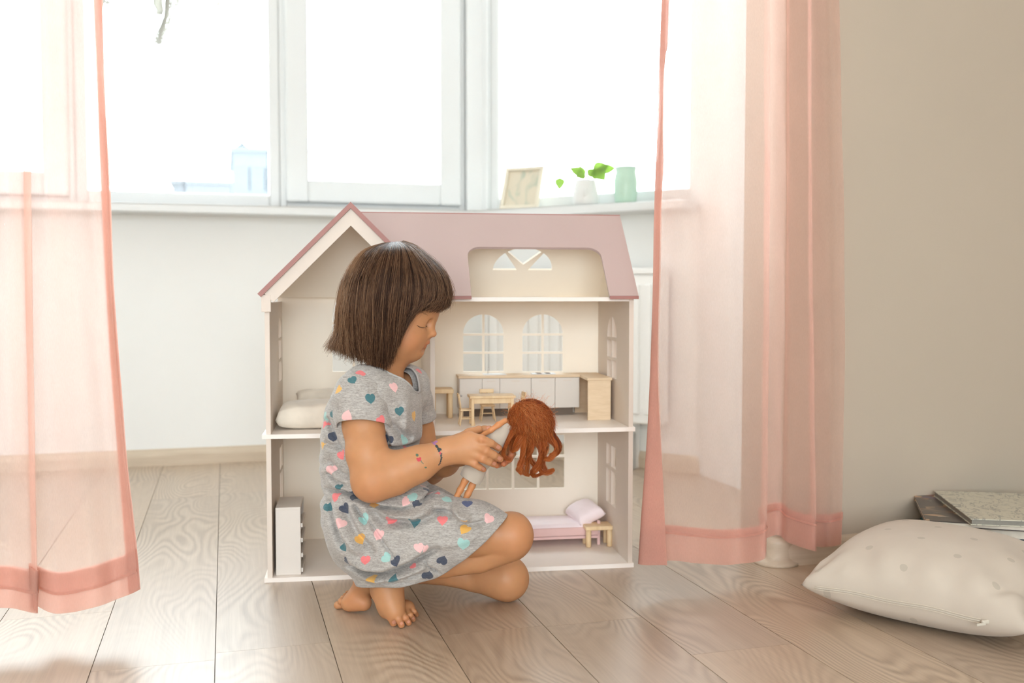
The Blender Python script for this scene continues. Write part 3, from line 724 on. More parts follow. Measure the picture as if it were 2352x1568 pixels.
def curtain(label, levels, hem_h, fold_h, edge_key, ztop, side_w, hem_band):
    """levels: rows of the photo from top to bottom; each has, per pleat point, photo column and depth Y.  The last level also has the hem row."""
    nk = len(levels[0][1]); prof = []
    for row, ks in levels:
        pts = []
        for k in ks:
            rr = k[2] if len(k) > 2 else row
            p = PY(k[0], rr, k[1]); pts.append(p)
        prof.append(np.array(pts))
    # extrapolate up to the rail
    p0, p1 = prof[0], prof[1]
    up = p0 + (p0 - p1) / (p0[:, 2:3] - p1[:, 2:3]) * (ztop - p0[:, 2:3]) * 0.6; up[:, 2] = ztop; up[:, 1] = p0[:, 1]
    prof = [up] + prof
    dense = [catmull(p, 10) for p in prof]                        # along the width
    D = np.array(dense)                                           # levels x n x 3
    # along the height
    n = D.shape[1]; NZ = 90; S = np.zeros((NZ, n, 3))
    for i in range(n):
        z = D[:, i, 2]; tt = np.linspace(0, 1, NZ)
        zq = z[0] + (z[-1] - z[0]) * tt
        order = np.argsort(z)
        for c in (0, 1):
            from_z = np.interp(zq, z[order], D[order, i, c]); S[:, i, c] = from_z
        S[:, i, 2] = zq
    # soften the level kinks
    for _ in range(25): S[1:-1, :, :2] = 0.5 * S[1:-1, :, :2] + 0.25 * (S[:-2, :, :2] + S[2:, :, :2])
    ii = np.arange(n)[None, :]; zz = S[:, :, 2]
    S[:, :, 1] += 0.0018 * np.sin(ii * 0.55 + 9 * zz) * np.sin(13 * zz + ii * 0.1)
    base = (float(S[-1, :, 0].mean()), float(S[-1, :, 1].mean()), 0.0)
    root = thing('curtain', label, 'curtain', base)
    S -= np.array(base)
    nrm = np.zeros_like(S); du = np.gradient(S, axis=1); dz = np.gradient(S, axis=0); nrm = np.cross(du, dz); nrm /= np.linalg.norm(nrm, axis=2, keepdims=True) + 1e-9
    if nrm[:, :, 1].mean() > 0: nrm = -nrm
    def sheet(name, sub, off, m):
        a = (S + nrm * off)[sub]; h, w_ = a.shape[:2]; idx = np.arange(h * w_).reshape(h, w_)
        Q = np.stack([idx[:-1, :-1], idx[:-1, 1:], idx[1:, 1:], idx[1:, :-1]], -1).reshape(-1, 4)
        return link(name, mesh_np(name, a.reshape(-1, 3), Q), m, root)
    sheet('drape', np.s_[:, :], 0.0, M['sheer'])
    # hem turned up behind the cloth: re-sample the last part of the drape
    def strip(name, h0, h1, i0, i1, off, m, nseg=6):
        zb = S[-1, i0:i1, 2]; rows = []
        for q in np.linspace(h1, h0, nseg):
            r = np.zeros((i1 - i0, 3))
            for c in (0, 1): r[:, c] = [np.interp(zb[j] + q, S[::-1, i0 + j, 2], (S + nrm * off)[::-1, i0 + j, c]) for j in range(i1 - i0)]
            r[:, 2] = zb + q; rows.append(r)
        a = np.array(rows); h, w_ = a.shape[:2]; idx = np.arange(h * w_).reshape(h, w_)
        Q = np.stack([idx[:-1, :-1], idx[:-1, 1:], idx[1:, 1:], idx[1:, :-1]], -1).reshape(-1, 4)
        return link(name, mesh_np(name, a.reshape(-1, 3), Q), m, root)
    hem = strip('hem', 0.0, hem_h, 0, n, -0.0022, M['sheer_hem'])
    hem['label'] = 'deep doubled hem with a darker stitched band'
    strip('hem_fold', hem_band[0], hem_band[1], 0, n, -0.0044, M['sheer_hem'], 3)
    strip('stitching', hem_band[2], hem_band[3], 0, n, 0.0012, M['sheer_hem'], 2)
    sp = S[-20, :, :2]; L = np.concatenate([[0], np.cumsum(np.linalg.norm(np.diff(sp, axis=0), axis=1))])
    if edge_key == 'right':
        i0 = int(np.argmin(np.abs(L - (L[-1] - side_w)))); sheet('side_hem', np.s_[:, i0:], -0.0030, M['sheer_hem']); sheet('side_hem', np.s_[:, i0:], -0.0052, M['sheer_hem'])
    else:
        i1 = int(np.argmin(np.abs(L - side_w))) + 1; sheet('side_hem', np.s_[:, :i1], -0.0030, M['sheer_hem']); sheet('side_hem', np.s_[:, :i1], -0.0052, M['sheer_hem'])
    return root
left_levels = [
    (0,   [(-150, 1.70), (-60, 1.675), (10, 1.69), (67, 1.655), (52, 1.675), (100, 1.69), (150, 1.672), (195, 1.682), (229, 1.665)]),
    (400, [(-150, 1.70), (-60, 1.675), (15, 1.69), (70, 1.655), (54, 1.675), (105, 1.69), (165, 1.672), (210, 1.682), (245, 1.665)]),
    (800, [(-150, 1.70), (-60, 1.675), (20, 1.69), (75, 1.655), (62, 1.675), (115, 1.69), (182, 1.670), (232, 1.684), (262, 1.665)]),
    (1380, [(-150, 1.70, 1392), (-60, 1.675, 1398), (20, 1.69, 1396), (85, 1.655, 1409), (76, 1.675, 1389), (130, 1.69, 1409), (205, 1.668, 1398), (270, 1.684, 1376), (319, 1.665, 1355)]),
]
curtain('sheer pale pink curtain hanging left of the girl', left_levels, 0.066, 0.03, 'right', 2.27, 0.018, (0.030, 0.066, 0.030, 0.0345))
right_levels = [
    (0,    [(1532, 1.700), (1527, 1.705), (1536, 1.71), (1590, 1.690), (1680, 1.705), (1766, 1.66), (1757, 1.70), (1800, 1.735), (1817, 1.715), (1862, 1.685), (1856, 1.715), (1900, 1.74), (1928, 1.715)]),
    (500,  [(1520, 1.690), (1508, 1.70), (1522, 1.71), (1590, 1.688), (1682, 1.703), (1765, 1.655), (1756, 1.70), (1800, 1.735), (1818, 1.715), (1864, 1.68), (1858, 1.715), (1905, 1.74), (1940, 1.715)]),
    (850,  [(1511, 1.67), (1502, 1.69), (1520, 1.705), (1592, 1.685), (1684, 1.70), (1762, 1.65), (1753, 1.70), (1796, 1.735), (1816, 1.715), (1868, 1.675), (1860, 1.715), (1908, 1.74), (1941, 1.715)]),
    (1290, [(1533, 1.635, 1297), (1472, 1.655, 1295), (1540, 1.685, 1287), (1606, 1.668, 1294), (1690, 1.672, 1296), (1758, 1.635, 1281), (1748, 1.695, 1244), (1786, 1.735, 1229), (1811, 1.715, 1246), (1873, 1.665, 1266), (1862, 1.71, 1254), (1900, 1.735, 1256), (1931, 1.715, 1250)]),
]
curtain('sheer pink curtain hanging right of the doll house, over the wall corner', right_levels, 0.066, 0.03, 'left', 2.27, 0.020, (0.050, 0.066, 0.0495, 0.0535))
rod = thing('curtain_rod', 'white curtain rod fixed above the bay opening', 'curtain rod', (0.1, 1.68, 2.29))
tube('rod', [(-1.3, 0, 0), (1.25, 0, 0)], 0.011, M['pvc'], rod, 12)
for x in (-1.1, 0.0, 1.05): tube('bracket', [(x, 0, 0), (x, 0.085, 0)], 0.006, M['pvc'], rod, 8)

# ---------------------------------------------------------------- things on the window sill
sillz = SILL
def at_sill(px, py): return PZ(px, py, sillz)
def on_angled(px, dn):        # point on the angled sill under photo column px, dn = distance in front of the wall plane
    r = ray(px, 470); o = AO - A_NRM * dn; t = ((o - cC) @ A_NRM) / (r @ A_NRM); p = cC + r * t; return np.array([p[0], p[1], sillz])
pf = on_angled(1192, 0.085)
fr = thing('framed_picture', 'small cream picture frame with a faint plant drawing leaning on the window sill', 'framed picture', pf, math.radians(-40))
fw, fhh, tl = 0.136, 0.152, Matrix.Rotation(math.radians(-21), 4, 'X') @ Matrix.Rotation(math.radians(0), 4, 'Y')
M['frame_cream'] = paint('frame_cream', (0.64, 0.585, 0.475), 0.5, 0.03, 10, 0.03)
def art_mat():
    t = NT('plant_drawing'); v = t.coord('Object', (26, 1, 13)); n = t.noise(v, 1.0, 2, 0.5, 0.8)
    t.col(t.ramp(n, [(0.34, (0.40, 0.42, 0.33)), (0.46, (0.56, 0.50, 0.39)), (1, (0.60, 0.53, 0.41))])); t.set(Roughness=0.5); return t.m
def fpart(nm, a, b, m, bev=0.002):
    o = span(nm, a, b, m, fr, bev); o.data.transform(tl); return o
b_ = 0.0125
fpart('frame_bar', (-fw / 2, -0.008, 0), (fw / 2, 0.004, b_), M['frame_cream']); fpart('frame_bar', (-fw / 2, -0.008, fhh - b_), (fw / 2, 0.004, fhh), M['frame_cream'])
fpart('frame_bar', (-fw / 2, -0.008, b_), (-fw / 2 + b_, 0.004, fhh - b_), M['frame_cream']); fpart('frame_bar', (fw / 2 - b_, -0.008, b_), (fw / 2, 0.004, fhh - b_), M['frame_cream'])
fpart('picture', (-fw / 2 + b_, -0.001, b_), (fw / 2 - b_, 0.003, fhh - b_), art_mat(), 0.0)
# white pot with a leafy plant
pp = on_angled(1345, 0.075)
pot = thing('potted_plant', 'green leafy plant in a white ceramic pot on the window sill', 'plant', pp)
bm = bmesh.new(); bm_lathe(bm, [(0, 0), (0.030, 0), (0.036, 0.006), (0.0375, 0.016), (0.035, 0.04), (0.030, 0.058), (0.0285, 0.066), (0.027, 0.066), (0.0285, 0.056), (0.0, 0.050)], 36)
M['ceramic'] = paint('white_ceramic', (0.66, 0.66, 0.645), 0.35, 0.02, 12, 0.0)
me = bm_mesh(bm, 'pot', True); me.transform(Matrix.Diagonal((1.12, 1.12, 1.22, 1))); potm = link('pot', me, M['ceramic'], pot)
bm = bmesh.new(); bm_lathe(bm, [(0, 0.0035), (0.006, 0.003), (0.010, 0.0018), (0.0115, 0.0), (0, -0.001)], 20); me = bm_mesh(bm, 'relief', True)
me.transform(Matrix.Translation((-0.012, -0.0372, 0.037)) @ Matrix.Rotation(math.radians(93), 4, 'X') @ Matrix.Diagonal((1, 1.25, 1, 1))); link('relief', me, M['ceramic'], potm)
M['soil'] = paint('soil', (0.05, 0.035, 0.02), 0.95, 0.3, 200, 0.4)
bm = bmesh.new(); bm_lathe(bm, [(0, 0.057), (0.02, 0.058), (0.0275, 0.054), (0, 0.052)], 24); me = bm_mesh(bm, 'soil', True); me.transform(Matrix.Diagonal((1.1, 1.1, 1.22, 1))); link('soil', me, M['soil'], pot)
def leaf_mat():
    t = NT('leaf_green'); v = t.coord('Object'); n = t.noise(v, 60, 3)
    c = t.ramp(n, [(0.3, (0.14, 0.27, 0.045)), (0.7, (0.25, 0.40, 0.08))]); t.col(c); t.set(Roughness=0.4)
    tl_ = t.add('ShaderNodeBsdfTranslucent'); tl_.inputs['Color'].default_value = (0.20, 0.34, 0.05, 1)
    mx = t.add('ShaderNodeMixShader'); mx.inputs[0].default_value = 0.45; t.l.new(t.b.outputs[0], mx.inputs[1]); t.l.new(tl_.outputs[0], mx.inputs[2]); t.l.new(mx.outputs[0], t.out.inputs['Surface'])
    return t.m
M['leaf'] = leaf_mat()
def leaf(base, tip, width, up, curl=0.2):
    base = Vector(base); tip = Vector(tip); ax = tip - base; L = ax.length; ax.normalize(); up = Vector(up); sd = ax.cross(up).normalized(); up = sd.cross(ax)
    n = 9; vs = []; fs = []
    for i in range(n):
        t = i / (n - 1); w_ = width * (math.sin(math.pi * t ** 0.75) ** 0.8) * (1 - 0.25 * t) if 0 < i < n - 1 else 0.0004
        c = base + ax * (L * t) + up * (curl * L * (t - t * t) * 1.2)
        vs += [c - sd * w_ + up * (abs(w_) * 0.25), c, c + sd * w_ + up * (abs(w_) * 0.25)]
    for i in range(n - 1):
        for j in range(2): a = i * 3 + j; fs.append((a, a + 1, a + 4, a + 3))
    return mesh_from('leaf', vs, fs, True)
# photo columns/rows of the leaves: base, tip, half width
qd = float((pp - cC) @ cF)
def lp(px, py, dd=0.0): return P(px, py, qd + dd) - pp
lv = [((1340, 402), (1308, 386), 0.014, 0.0), ((1342, 404), (1330, 380), 0.010, 0.02), ((1350, 404), (1368, 388), 0.013, -0.01), ((1362, 392), (1398, 380), 0.018, 0.0),
      ((1366, 390), (1390, 414), 0.020, -0.015), ((1380, 392), (1414, 386), 0.015, 0.01), ((1286, 408), (1285, 436), 0.014, -0.01), ((1303, 378), (1309, 367), 0.003, 0.0), ((1346, 404), (1322, 406), 0.010, -0.02), ((1356, 404), (1386, 398), 0.016, 0.02)]
for a, b, w_, dd in lv: link('leaf', leaf(lp(*a, dd), lp(*b, dd), w_ * 1.25, cU * 0.25 - cF), M['leaf'], pot)
M['stem'] = paint('stem_green', (0.30, 0.40, 0.12), 0.5, 0.1, 60, 0.0)
for pts in ([(1342, 412), (1325, 400), (1300, 395), (1287, 410)], [(1345, 412), (1335, 398), (1315, 388), (1303, 378)], [(1348, 412), (1356, 398), (1366, 391)], [(1350, 412), (1366, 396), (1381, 392)]):
    tube('stem', [lp(*q) for q in pts], 0.0012, M['stem'], pot, 6)
# pale green vase
vp = on_angled(1437, 0.070)
vs_ = thing('vase', 'pale green glazed vase on the window sill, nearest the pink curtain', 'vase', vp)
M['celadon'] = paint('celadon_glaze', (0.44, 0.61, 0.50), 0.3, 0.04, 20, 0.0)
bm = bmesh.new(); bm_lathe(bm, [(0, 0), (0.026, 0), (0.0295, 0.004), (0.032, 0.03), (0.0325, 0.062), (0.0295, 0.078), (0.0275, 0.084), (0.0285, 0.092), (0.0295, 0.098), (0.028, 0.098), (0.0265, 0.085), (0.029, 0.07), (0.028, 0.01), (0, 0.008)], 40)
me = bm_mesh(bm, 'body', True); me.transform(Matrix.Diagonal((1.12, 1.12, 1.14, 1))); link('body', me, M['celadon'], vs_)
tube('rim', [(0.0322 * math.cos(t), 0.0322 * math.sin(t), 0.1117) for t in np.linspace(0, 2 * math.pi, 33)], 0.0013, M['celadon'], vs_, 8)

# ---------------------------------------------------------------- lace garland at the top of the window
def lace_mat():
    t = NT('lace'); v = t.coord('Object', (1, 1, 1)); vo = t.add('ShaderNodeTexVoronoi'); vo.inputs['Scale'].default_value = 220; t.l.new(v, vo.inputs['Vector'])
    t.col((0.56, 0.55, 0.51)); t.set(Roughness=0.9); sh_ = t.add('ShaderNodeBsdfTranslucent'); sh_.inputs['Color'].default_value = (0.50, 0.49, 0.45, 1); ms_ = t.add('ShaderNodeMixShader'); ms_.inputs[0].default_value = 0.6; t.l.new(t.b.outputs[0], ms_.inputs[1]); t.l.new(sh_.outputs[0], ms_.inputs[2])
    tr = t.add('ShaderNodeBsdfTransparent'); mx = t.add('ShaderNodeMixShader')
    t.l.new(t.math('GREATER_THAN', vo.outputs['Distance'], 0.36), mx.inputs[0]); t.l.new(tr.outputs[0], mx.inputs[1]); t.l.new(ms_.outputs[0], mx.inputs[2]); 
    inv = t.math('SUBTRACT', 1.0, t.math('LESS_THAN', vo.outputs['Distance'], 0.30)); t.l.new(inv, mx.inputs[0]); t.l.new(mx.outputs[0], t.out.inputs['Surface']); return t.m
M['lace'] = lace_mat()
def thread_mat():
    t = NT('thread'); n = t.noise(t.coord('Object'), 60, 2); t.col(t.ramp(n, [(0.3, (0.5, 0.49, 0.45)), (0.7, (0.6, 0.59, 0.55))])); t.set(Roughness=0.9)
    sh_ = t.add('ShaderNodeBsdfTranslucent'); sh_.inputs['Color'].default_value = (0.50, 0.49, 0.45, 1); ms_ = t.add('ShaderNodeMixShader'); ms_.inputs[0].default_value = 0.6; t.l.new(t.b.outputs[0], ms_.inputs[1]); t.l.new(sh_.outputs[0], ms_.inputs[2]); t.l.new(ms_.outputs[0], t.out.inputs['Surface']); return t.m
M['thread'] = thread_mat()
GY = 3.18
gar = thing('lace_garland', 'strip garland of grey lace and ribbon hanging at the top of the window', 'garland', (0, GY, 1.60))
def gp(px, py, dy=0.0): return PY(px, py, GY + dy) - np.array([0, GY, 1.60])
cord = [gp(x, -70 - 40 * math.sin((x - 200) / 420 * math.pi)) for x in np.linspace(180, 640, 24)]
tube('cord', cord, 0.0015, M['thread'], gar, 6)
def strip_lace(pts, wds, m, dy=0.0, twist=0.0):
    vs = []; fs = []
    for i, (x, y) in enumerate(pts):
        w_ = wds[i] * 0.65; a = gp(x - w_, y, dy + twist * i); b = gp(x + w_, y, dy - twist * i); vs += [a, b]
    fs = [(2 * i, 2 * i + 1, 2 * i + 3, 2 * i + 2) for i in range(len(pts) - 1)]
    me = mesh_from('lace_strip', vs, fs, True)
    bm = bmesh.new(); bm.from_mesh(me); bmesh.ops.solidify(bm, geom=bm.faces[:], thickness=0.0012); bm.to_mesh(me); bm.free()
    return link('lace_strip', me, m, gar)
strip_lace([(362, -100), (362, -20), (363, 10), (368, 24), (366, 34)], [18, 18, 17, 13, 12], M['thread'], 0.0, 0.002)
strip_lace([(388, -100), (388, -10), (386, 35), (378, 62), (368, 80), (362, 103)], [14, 14, 14, 17, 16, 15], M['lace'], -0.02, 0.002)
strip_lace([(386, -100), (385, 5), (384, 30), (376, 55), (370, 75), (366, 100)], [8, 8, 7, 8, 8, 5], M['thread'], -0.012, 0.001)
strip_lace([(412, -100), (409, -10), (406, 8), (398, 25)], [10, 10, 9, 4], M['lace'], 0.01, 0.002)
strip_lace([(502, -110), (502, 5), (500, 24)], [7, 6, 9], M['lace'], 0.0)
strip_lace([(246, -90), (245, 0), (240, 14)], [22, 22, 12], M['lace'], 0.02)
for pts in ([(346, -90), (350, 20), (357, 70), (361, 90)], [(348, -90), (353, 30), (361, 80)], [(257, -90), (258, 20), (259, 52)], [(350, -90), (347, 3)]):
    bm = bmesh.new(); bm_tube(bm, [gp(*q) for q in pts], 0.0008, 5); link('thread', bm_mesh(bm, 'thread', True), M['thread'], gar)

# ---------------------------------------------------------------- floor cushion
def cush_mat():
    t = NT('cushion_cotton'); uv = t.add('ShaderNodeTexCoord'); 
    t.set(Roughness=0.9, Sheen_Weight=0.15, Specular_IOR_Level=0.15)
    v = t.coord('Object'); n = t.noise(v, 14, 3)
    base = t.ramp(n, [(0.3, (0.53, 0.465, 0.395)), (0.7, (0.57, 0.505, 0.43))])
    # printed dots on a staggered lattice
    sep = t.add('ShaderNodeSeparateXYZ'); mp = t.add('ShaderNodeMapping'); mp.inputs['Rotation'].default_value = (0, 0, 0.5); mp.inputs['Scale'].default_value = (4.6, 4.6, 4.6); mp.inputs['Location'].default_value = (0.35, 0.15, 0)
    t.l.new(uv.outputs['UV'], mp.inputs['Vector']); t.l.new(mp.outputs['Vector'], sep.inputs[0])
    sx = sep.outputs['X']; sy = sep.outputs['Y']
    row = t.math('FLOOR', sy); off = t.math('MULTIPLY', t.math('MODULO', row, 2.0), 0.5)
    fx = t.math('SUBTRACT', t.math('FRACT', t.math('ADD', sx, off)), 0.5); fy = t.math('SUBTRACT', t.math('FRACT', sy), 0.5)
    d = t.math('SQRT', t.math('ADD', t.math('MULTIPLY', fx, fx), t.math('MULTIPLY', fy, fy)))
    dot = t.math('LESS_THAN', d, 0.080)
    t.col(t.mix(t.math('MULTIPLY', dot, 0.55), base, (0.38, 0.34, 0.28)))
    t.bump(t.noise(v, 700, 2), 0.12, 0.0005); return t.m
M['cushion'] = cush_mat(); M['zip'] = paint('zip_tape', (0.66, 0.60, 0.50), 0.7, 0.03, 60, 0.1)
def floor_cushion():
    FL = PZ(1838, 1343, 0.050); FR = PZ(2362, 1452, 0.046); BL = PZ(2012, 1236, 0.085)
    ex = FR - FL; wx = np.linalg.norm(ex[:2]); exn = ex / np.linalg.norm(ex)
    ey = BL - FL; ey = ey - exn * (ey @ exn); ey[2] = 0.01; eyn = ey / np.linalg.norm(ey); wy = wx * 0.93
    en = np.cross(exn, eyn); en /= np.linalg.norm(en)
    cen = FL + exn * wx / 2 + eyn * wy / 2
    root = thing('floor_cushion', 'large cream dotted cushion with a zip lying on the floor below the books', 'cushion', (cen[0], cen[1], 0))
    n = 70; g = np.linspace(-1, 1, n); X, Y = np.meshgrid(g, g, indexing='ij')
    prof = np.clip((1 - np.abs(X) ** 2.6) * (1 - np.abs(Y) ** 2.6), 0, 1) ** 0.46
    ex_ = 1 - 0.075 * (1 - Y ** 2) * np.abs(X) ** 4; ey_ = 1 - 0.07 * (1 - X ** 2) * np.abs(Y) ** 4
    xx, yy = X * ex_ * wx / 2, Y * ey_ * wy / 2
    wr = 0.0042 * np.sin(16 * X + 2.0 * Y + 1) * np.exp(-((Y + 0.86) / 0.25) ** 2) + 0.0035 * np.sin(9 * Y + 5 * X) * np.exp(-((X - 0.9) / 0.3) ** 2)
    r45 = np.abs(X) + np.abs(Y); wr += 0.0045 * np.sin(20 * (X - Y)) * np.exp(-((r45 - 1.75) / 0.25) ** 2)
    wr += 0.0014 * np.sin(6 * X + 2 * Y) * np.sin(5 * Y - 2 * X + 1)
    wr *= np.clip(prof * 3, 0, 1)
    def surf(h): return (cen - np.array([cen[0], cen[1], 0]))[None, None, :] + xx[..., None] * exn + yy[..., None] * eyn + h[..., None] * en
    top = surf(prof * 0.088 + wr); bot = surf(-prof * 0.055 + 0 * wr)
    bot[..., 2] = np.maximum(bot[..., 2], 0.0015)
    V = np.concatenate([top.reshape(-1, 3), bot.reshape(-1, 3)]); Q = []
    idx = np.arange(n * n).reshape(n, n)
    q = np.stack([idx[:-1, :-1], idx[1:, :-1], idx[1:, 1:], idx[:-1, 1:]], -1).reshape(-1, 4)
    Q = np.concatenate([q, q[:, ::-1] + n * n])
    me = mesh_np('cover', V, Q)
    uv = me.uv_layers.new(name='UVMap'); U = np.stack([(X + 1) / 2, (Y + 1) / 2], -1).reshape(-1, 2); U = np.concatenate([U, U + 3.37])
    li = np.zeros(len(me.loops), np.int32); me.loops.foreach_get('vertex_index', li); uv.data.foreach_set('uv', U[li].ravel().astype(np.float32))
    bm = bmesh.new(); bm.from_mesh(me); bmesh.ops.remove_doubles(bm, verts=bm.verts, dist=1e-5); bm.to_mesh(me); bm.free(); me.polygons.foreach_set('use_smooth', [True] * len(me.polygons))
    cov = link('cover', me, M['cushion'], root)
    # zip along the front seam: two tape ridges, teeth line and a slider
    def fs(x, dz=0.0, dy=0.0):
        e = 1 - 0.07 * (1 - x * x)
        p = (cen - np.array([cen[0], cen[1], 0])) + exn * (x * wx / 2) + eyn * (-e * wy / 2 - 0.001 + dy) + en * dz; return p
    xs = np.linspace(-0.86, 0.62, 40)
    for dz in (0.0042, -0.0022): tube('zip_tape', [fs(x, dz + 0.0012 * math.sin(x * 9), -0.0002) for x in xs], 0.0006, M['zip'], root, 6)
    zt = tube('zip_teeth', [fs(x, 0.0010 + 0.0012 * math.sin(x * 9), -0.0006) for x in xs], 0.0007, M['steel2'], root, 6)
    p = fs(0.66, 0.0015, -0.003); bm = bmesh.new(); bm_box(bm, tuple(p), (0.012, 0.005, 0.006), 0.0015); bm_box(bm, tuple(p + np.array([-0.010, -0.003, -0.002])), (0.016, 0.0016, 0.004), 0.0006); link('zip_slider', bm_mesh(bm, 'zip_slider'), M['steel2'], root)
M['steel2'] = paint('nickel', (0.62, 0.58, 0.50), 0.4, 0.02, 20, 0)
floor_cushion()

# ---------------------------------------------------------------- stack of picture books by the wall
def cover_mat(name, base, marks, scale, thr=0.5, lines=False):
    t = NT(name); v = t.coord('Object', scale); n = t.noise(v, 1.0, 3, 0.6, 1.2)
    if lines:
        w_ = t.math('ABSOLUTE', t.math('SUBTRACT', n, 0.5)); c = t.ramp(w_, [(0.0, marks[0]), (0.012, marks[0]), (0.02, base), (1, base)])
        n2 = t.noise(t.coord('Object', tuple(x * 1.9 for x in scale)), 1.0, 2, 0.5, 0.8); w2 = t.math('ABSOLUTE', t.math('SUBTRACT', n2, 0.47)); c = t.mix(t.math('LESS_THAN', w2, 0.010), c, marks[1])
    else:
        st = [(0.0, base), (0.44, base)]; k = len(marks)
        for i, m_ in enumerate(marks): st += [(0.46 + 0.3 * i / k, m_), (0.46 + 0.3 * (i + 0.9) / k, m_)]
        c = t.ramp(n, st[:30], 'CONSTANT')
    t.col(c); t.set(Roughness=0.35); return t.m
M['page'] = paint('page_edges', (0.74, 0.68, 0.58), 0.8, 0.06, 90, 0.1)
bc1 = cover_mat('cover_map', (0.60, 0.58, 0.48), [(0.30, 0.30, 0.27), (0.42, 0.42, 0.36)], (26, 16, 1), lines=True)
def patch_mat():
    t = NT('cover_patches'); v = t.coord('Object', (34, 60, 1)); vo = t.add('ShaderNodeTexVoronoi'); vo.inputs['Scale'].default_value = 1.0; t.l.new(v, vo.inputs['Vector'])
    sp = t.add('ShaderNodeSeparateColor'); t.l.new(vo.outputs['Color'], sp.inputs[0]); n = t.noise(t.coord('Object', (9, 9, 1)), 1.0, 2)
    c = t.ramp(sp.outputs[0], [(0, (0.05, 0.038, 0.034)), (0.42, (0.07, 0.05, 0.045)), (0.5, (0.36, 0.16, 0.06)), (0.62, (0.10, 0.06, 0.13)), (0.70, (0.48, 0.30, 0.17)), (0.78, (0.20, 0.07, 0.05)), (0.86, (0.06, 0.05, 0.05)), (0.94, (0.40, 0.36, 0.32))], 'CONSTANT')
    t.col(t.mix(t.ramp(n, [(0.45, (0, 0, 0)), (0.55, (1, 1, 1))]), c, (0.055, 0.043, 0.04))); t.set(Roughness=0.3); return t.m
bc2 = patch_mat()
bc3 = cover_mat('cover_teal', (0.01, 0.14, 0.17), [(0.05, 0.30, 0.33), (0.02, 0.10, 0.13)], (20, 20, 1))
bc4 = cover_mat('cover_navy', (0.02, 0.04, 0.075), [(0.04, 0.12, 0.17), (0.02, 0.03, 0.05)], (20, 20, 1))
bc5 = cover_mat('cover_black', (0.03, 0.028, 0.03), [(0.10, 0.08, 0.07)], (20, 20, 1))
M['page_grey'] = paint('page_edges_grey', (0.26, 0.25, 0.22), 0.8, 0.06, 90, 0.1)
def book(label, corner, w, d, h, z, rz, cm, hard=0.0018, pm='page', group='picture books stacked by the wall'):
    """corner = front left corner on the pile"""
    r = thing('picture_book', label, 'book', (corner[0], corner[1], z), rz, group)
    span('cover', (0, 0, 0), (w, d, hard), cm, r, 0.0004); span('cover', (0, 0, h - hard), (w, d, h), cm, r, 0.0004)
    span('page_block', (0.002, 0.0015, hard), (w - 0.003, d - 0.002, h - hard), M[pm], r, 0.0)
    span('spine', (w - 0.0025, 0, 0), (w, d, h), cm, r, 0.0006)
    return r
def edge(f, b_, z):
    p, q = PZ(*f, z), PZ(*b_, z); v = q - p; return p, math.atan2(v[1], v[0]) - math.pi / 2, float(np.linalg.norm(v))
f2, r2, d2 = edge((2127, 1192), (2097, 1129), 0.126); f1, r1, d1 = edge((2230, 1186), (2145, 1122), 0.140)
f3, r3, d3 = edge((2200, 1212), (2165, 1170), 0.100)
wmax = lambda p: XR - 0.035 - p[0]
def bk(label, p, rz, d, h, z, cm, dx=0.0, **k): book(label, (p[0] + dx, p[1]), min(0.30, (wmax(p) - dx) / math.cos(rz) - 0.30 * max(0, math.sin(-rz))), d, h, z, rz, cm, **k)
bk('dark navy picture book lying lowest in the pile on the floor', f2, r2 * 0.5, d2, 0.040, 0.0, bc4, 0.012)
bk('black covered picture book second from the floor in the pile', f2, r2 * 0.7, d2, 0.034, 0.040, bc5, 0.02)
bk('teal covered picture book in the middle of the pile', f3, r3 * 0.6, d2 * 0.9, 0.020, 0.074, bc3, 0.0, pm='page_grey')
bk('dark blue picture book just under the patterned book', f2, r2, d2 * 0.95, 0.020, 0.094, bc4, 0.030)
bk('dark picture book with an orange and purple pattern, second from the top', f2, r2, d2, 0.010, 0.114, bc2)
bk('pale map patterned picture book lying on top of the pile', f1, r1, d1, 0.012, 0.124, bc1, pm='page_grey')
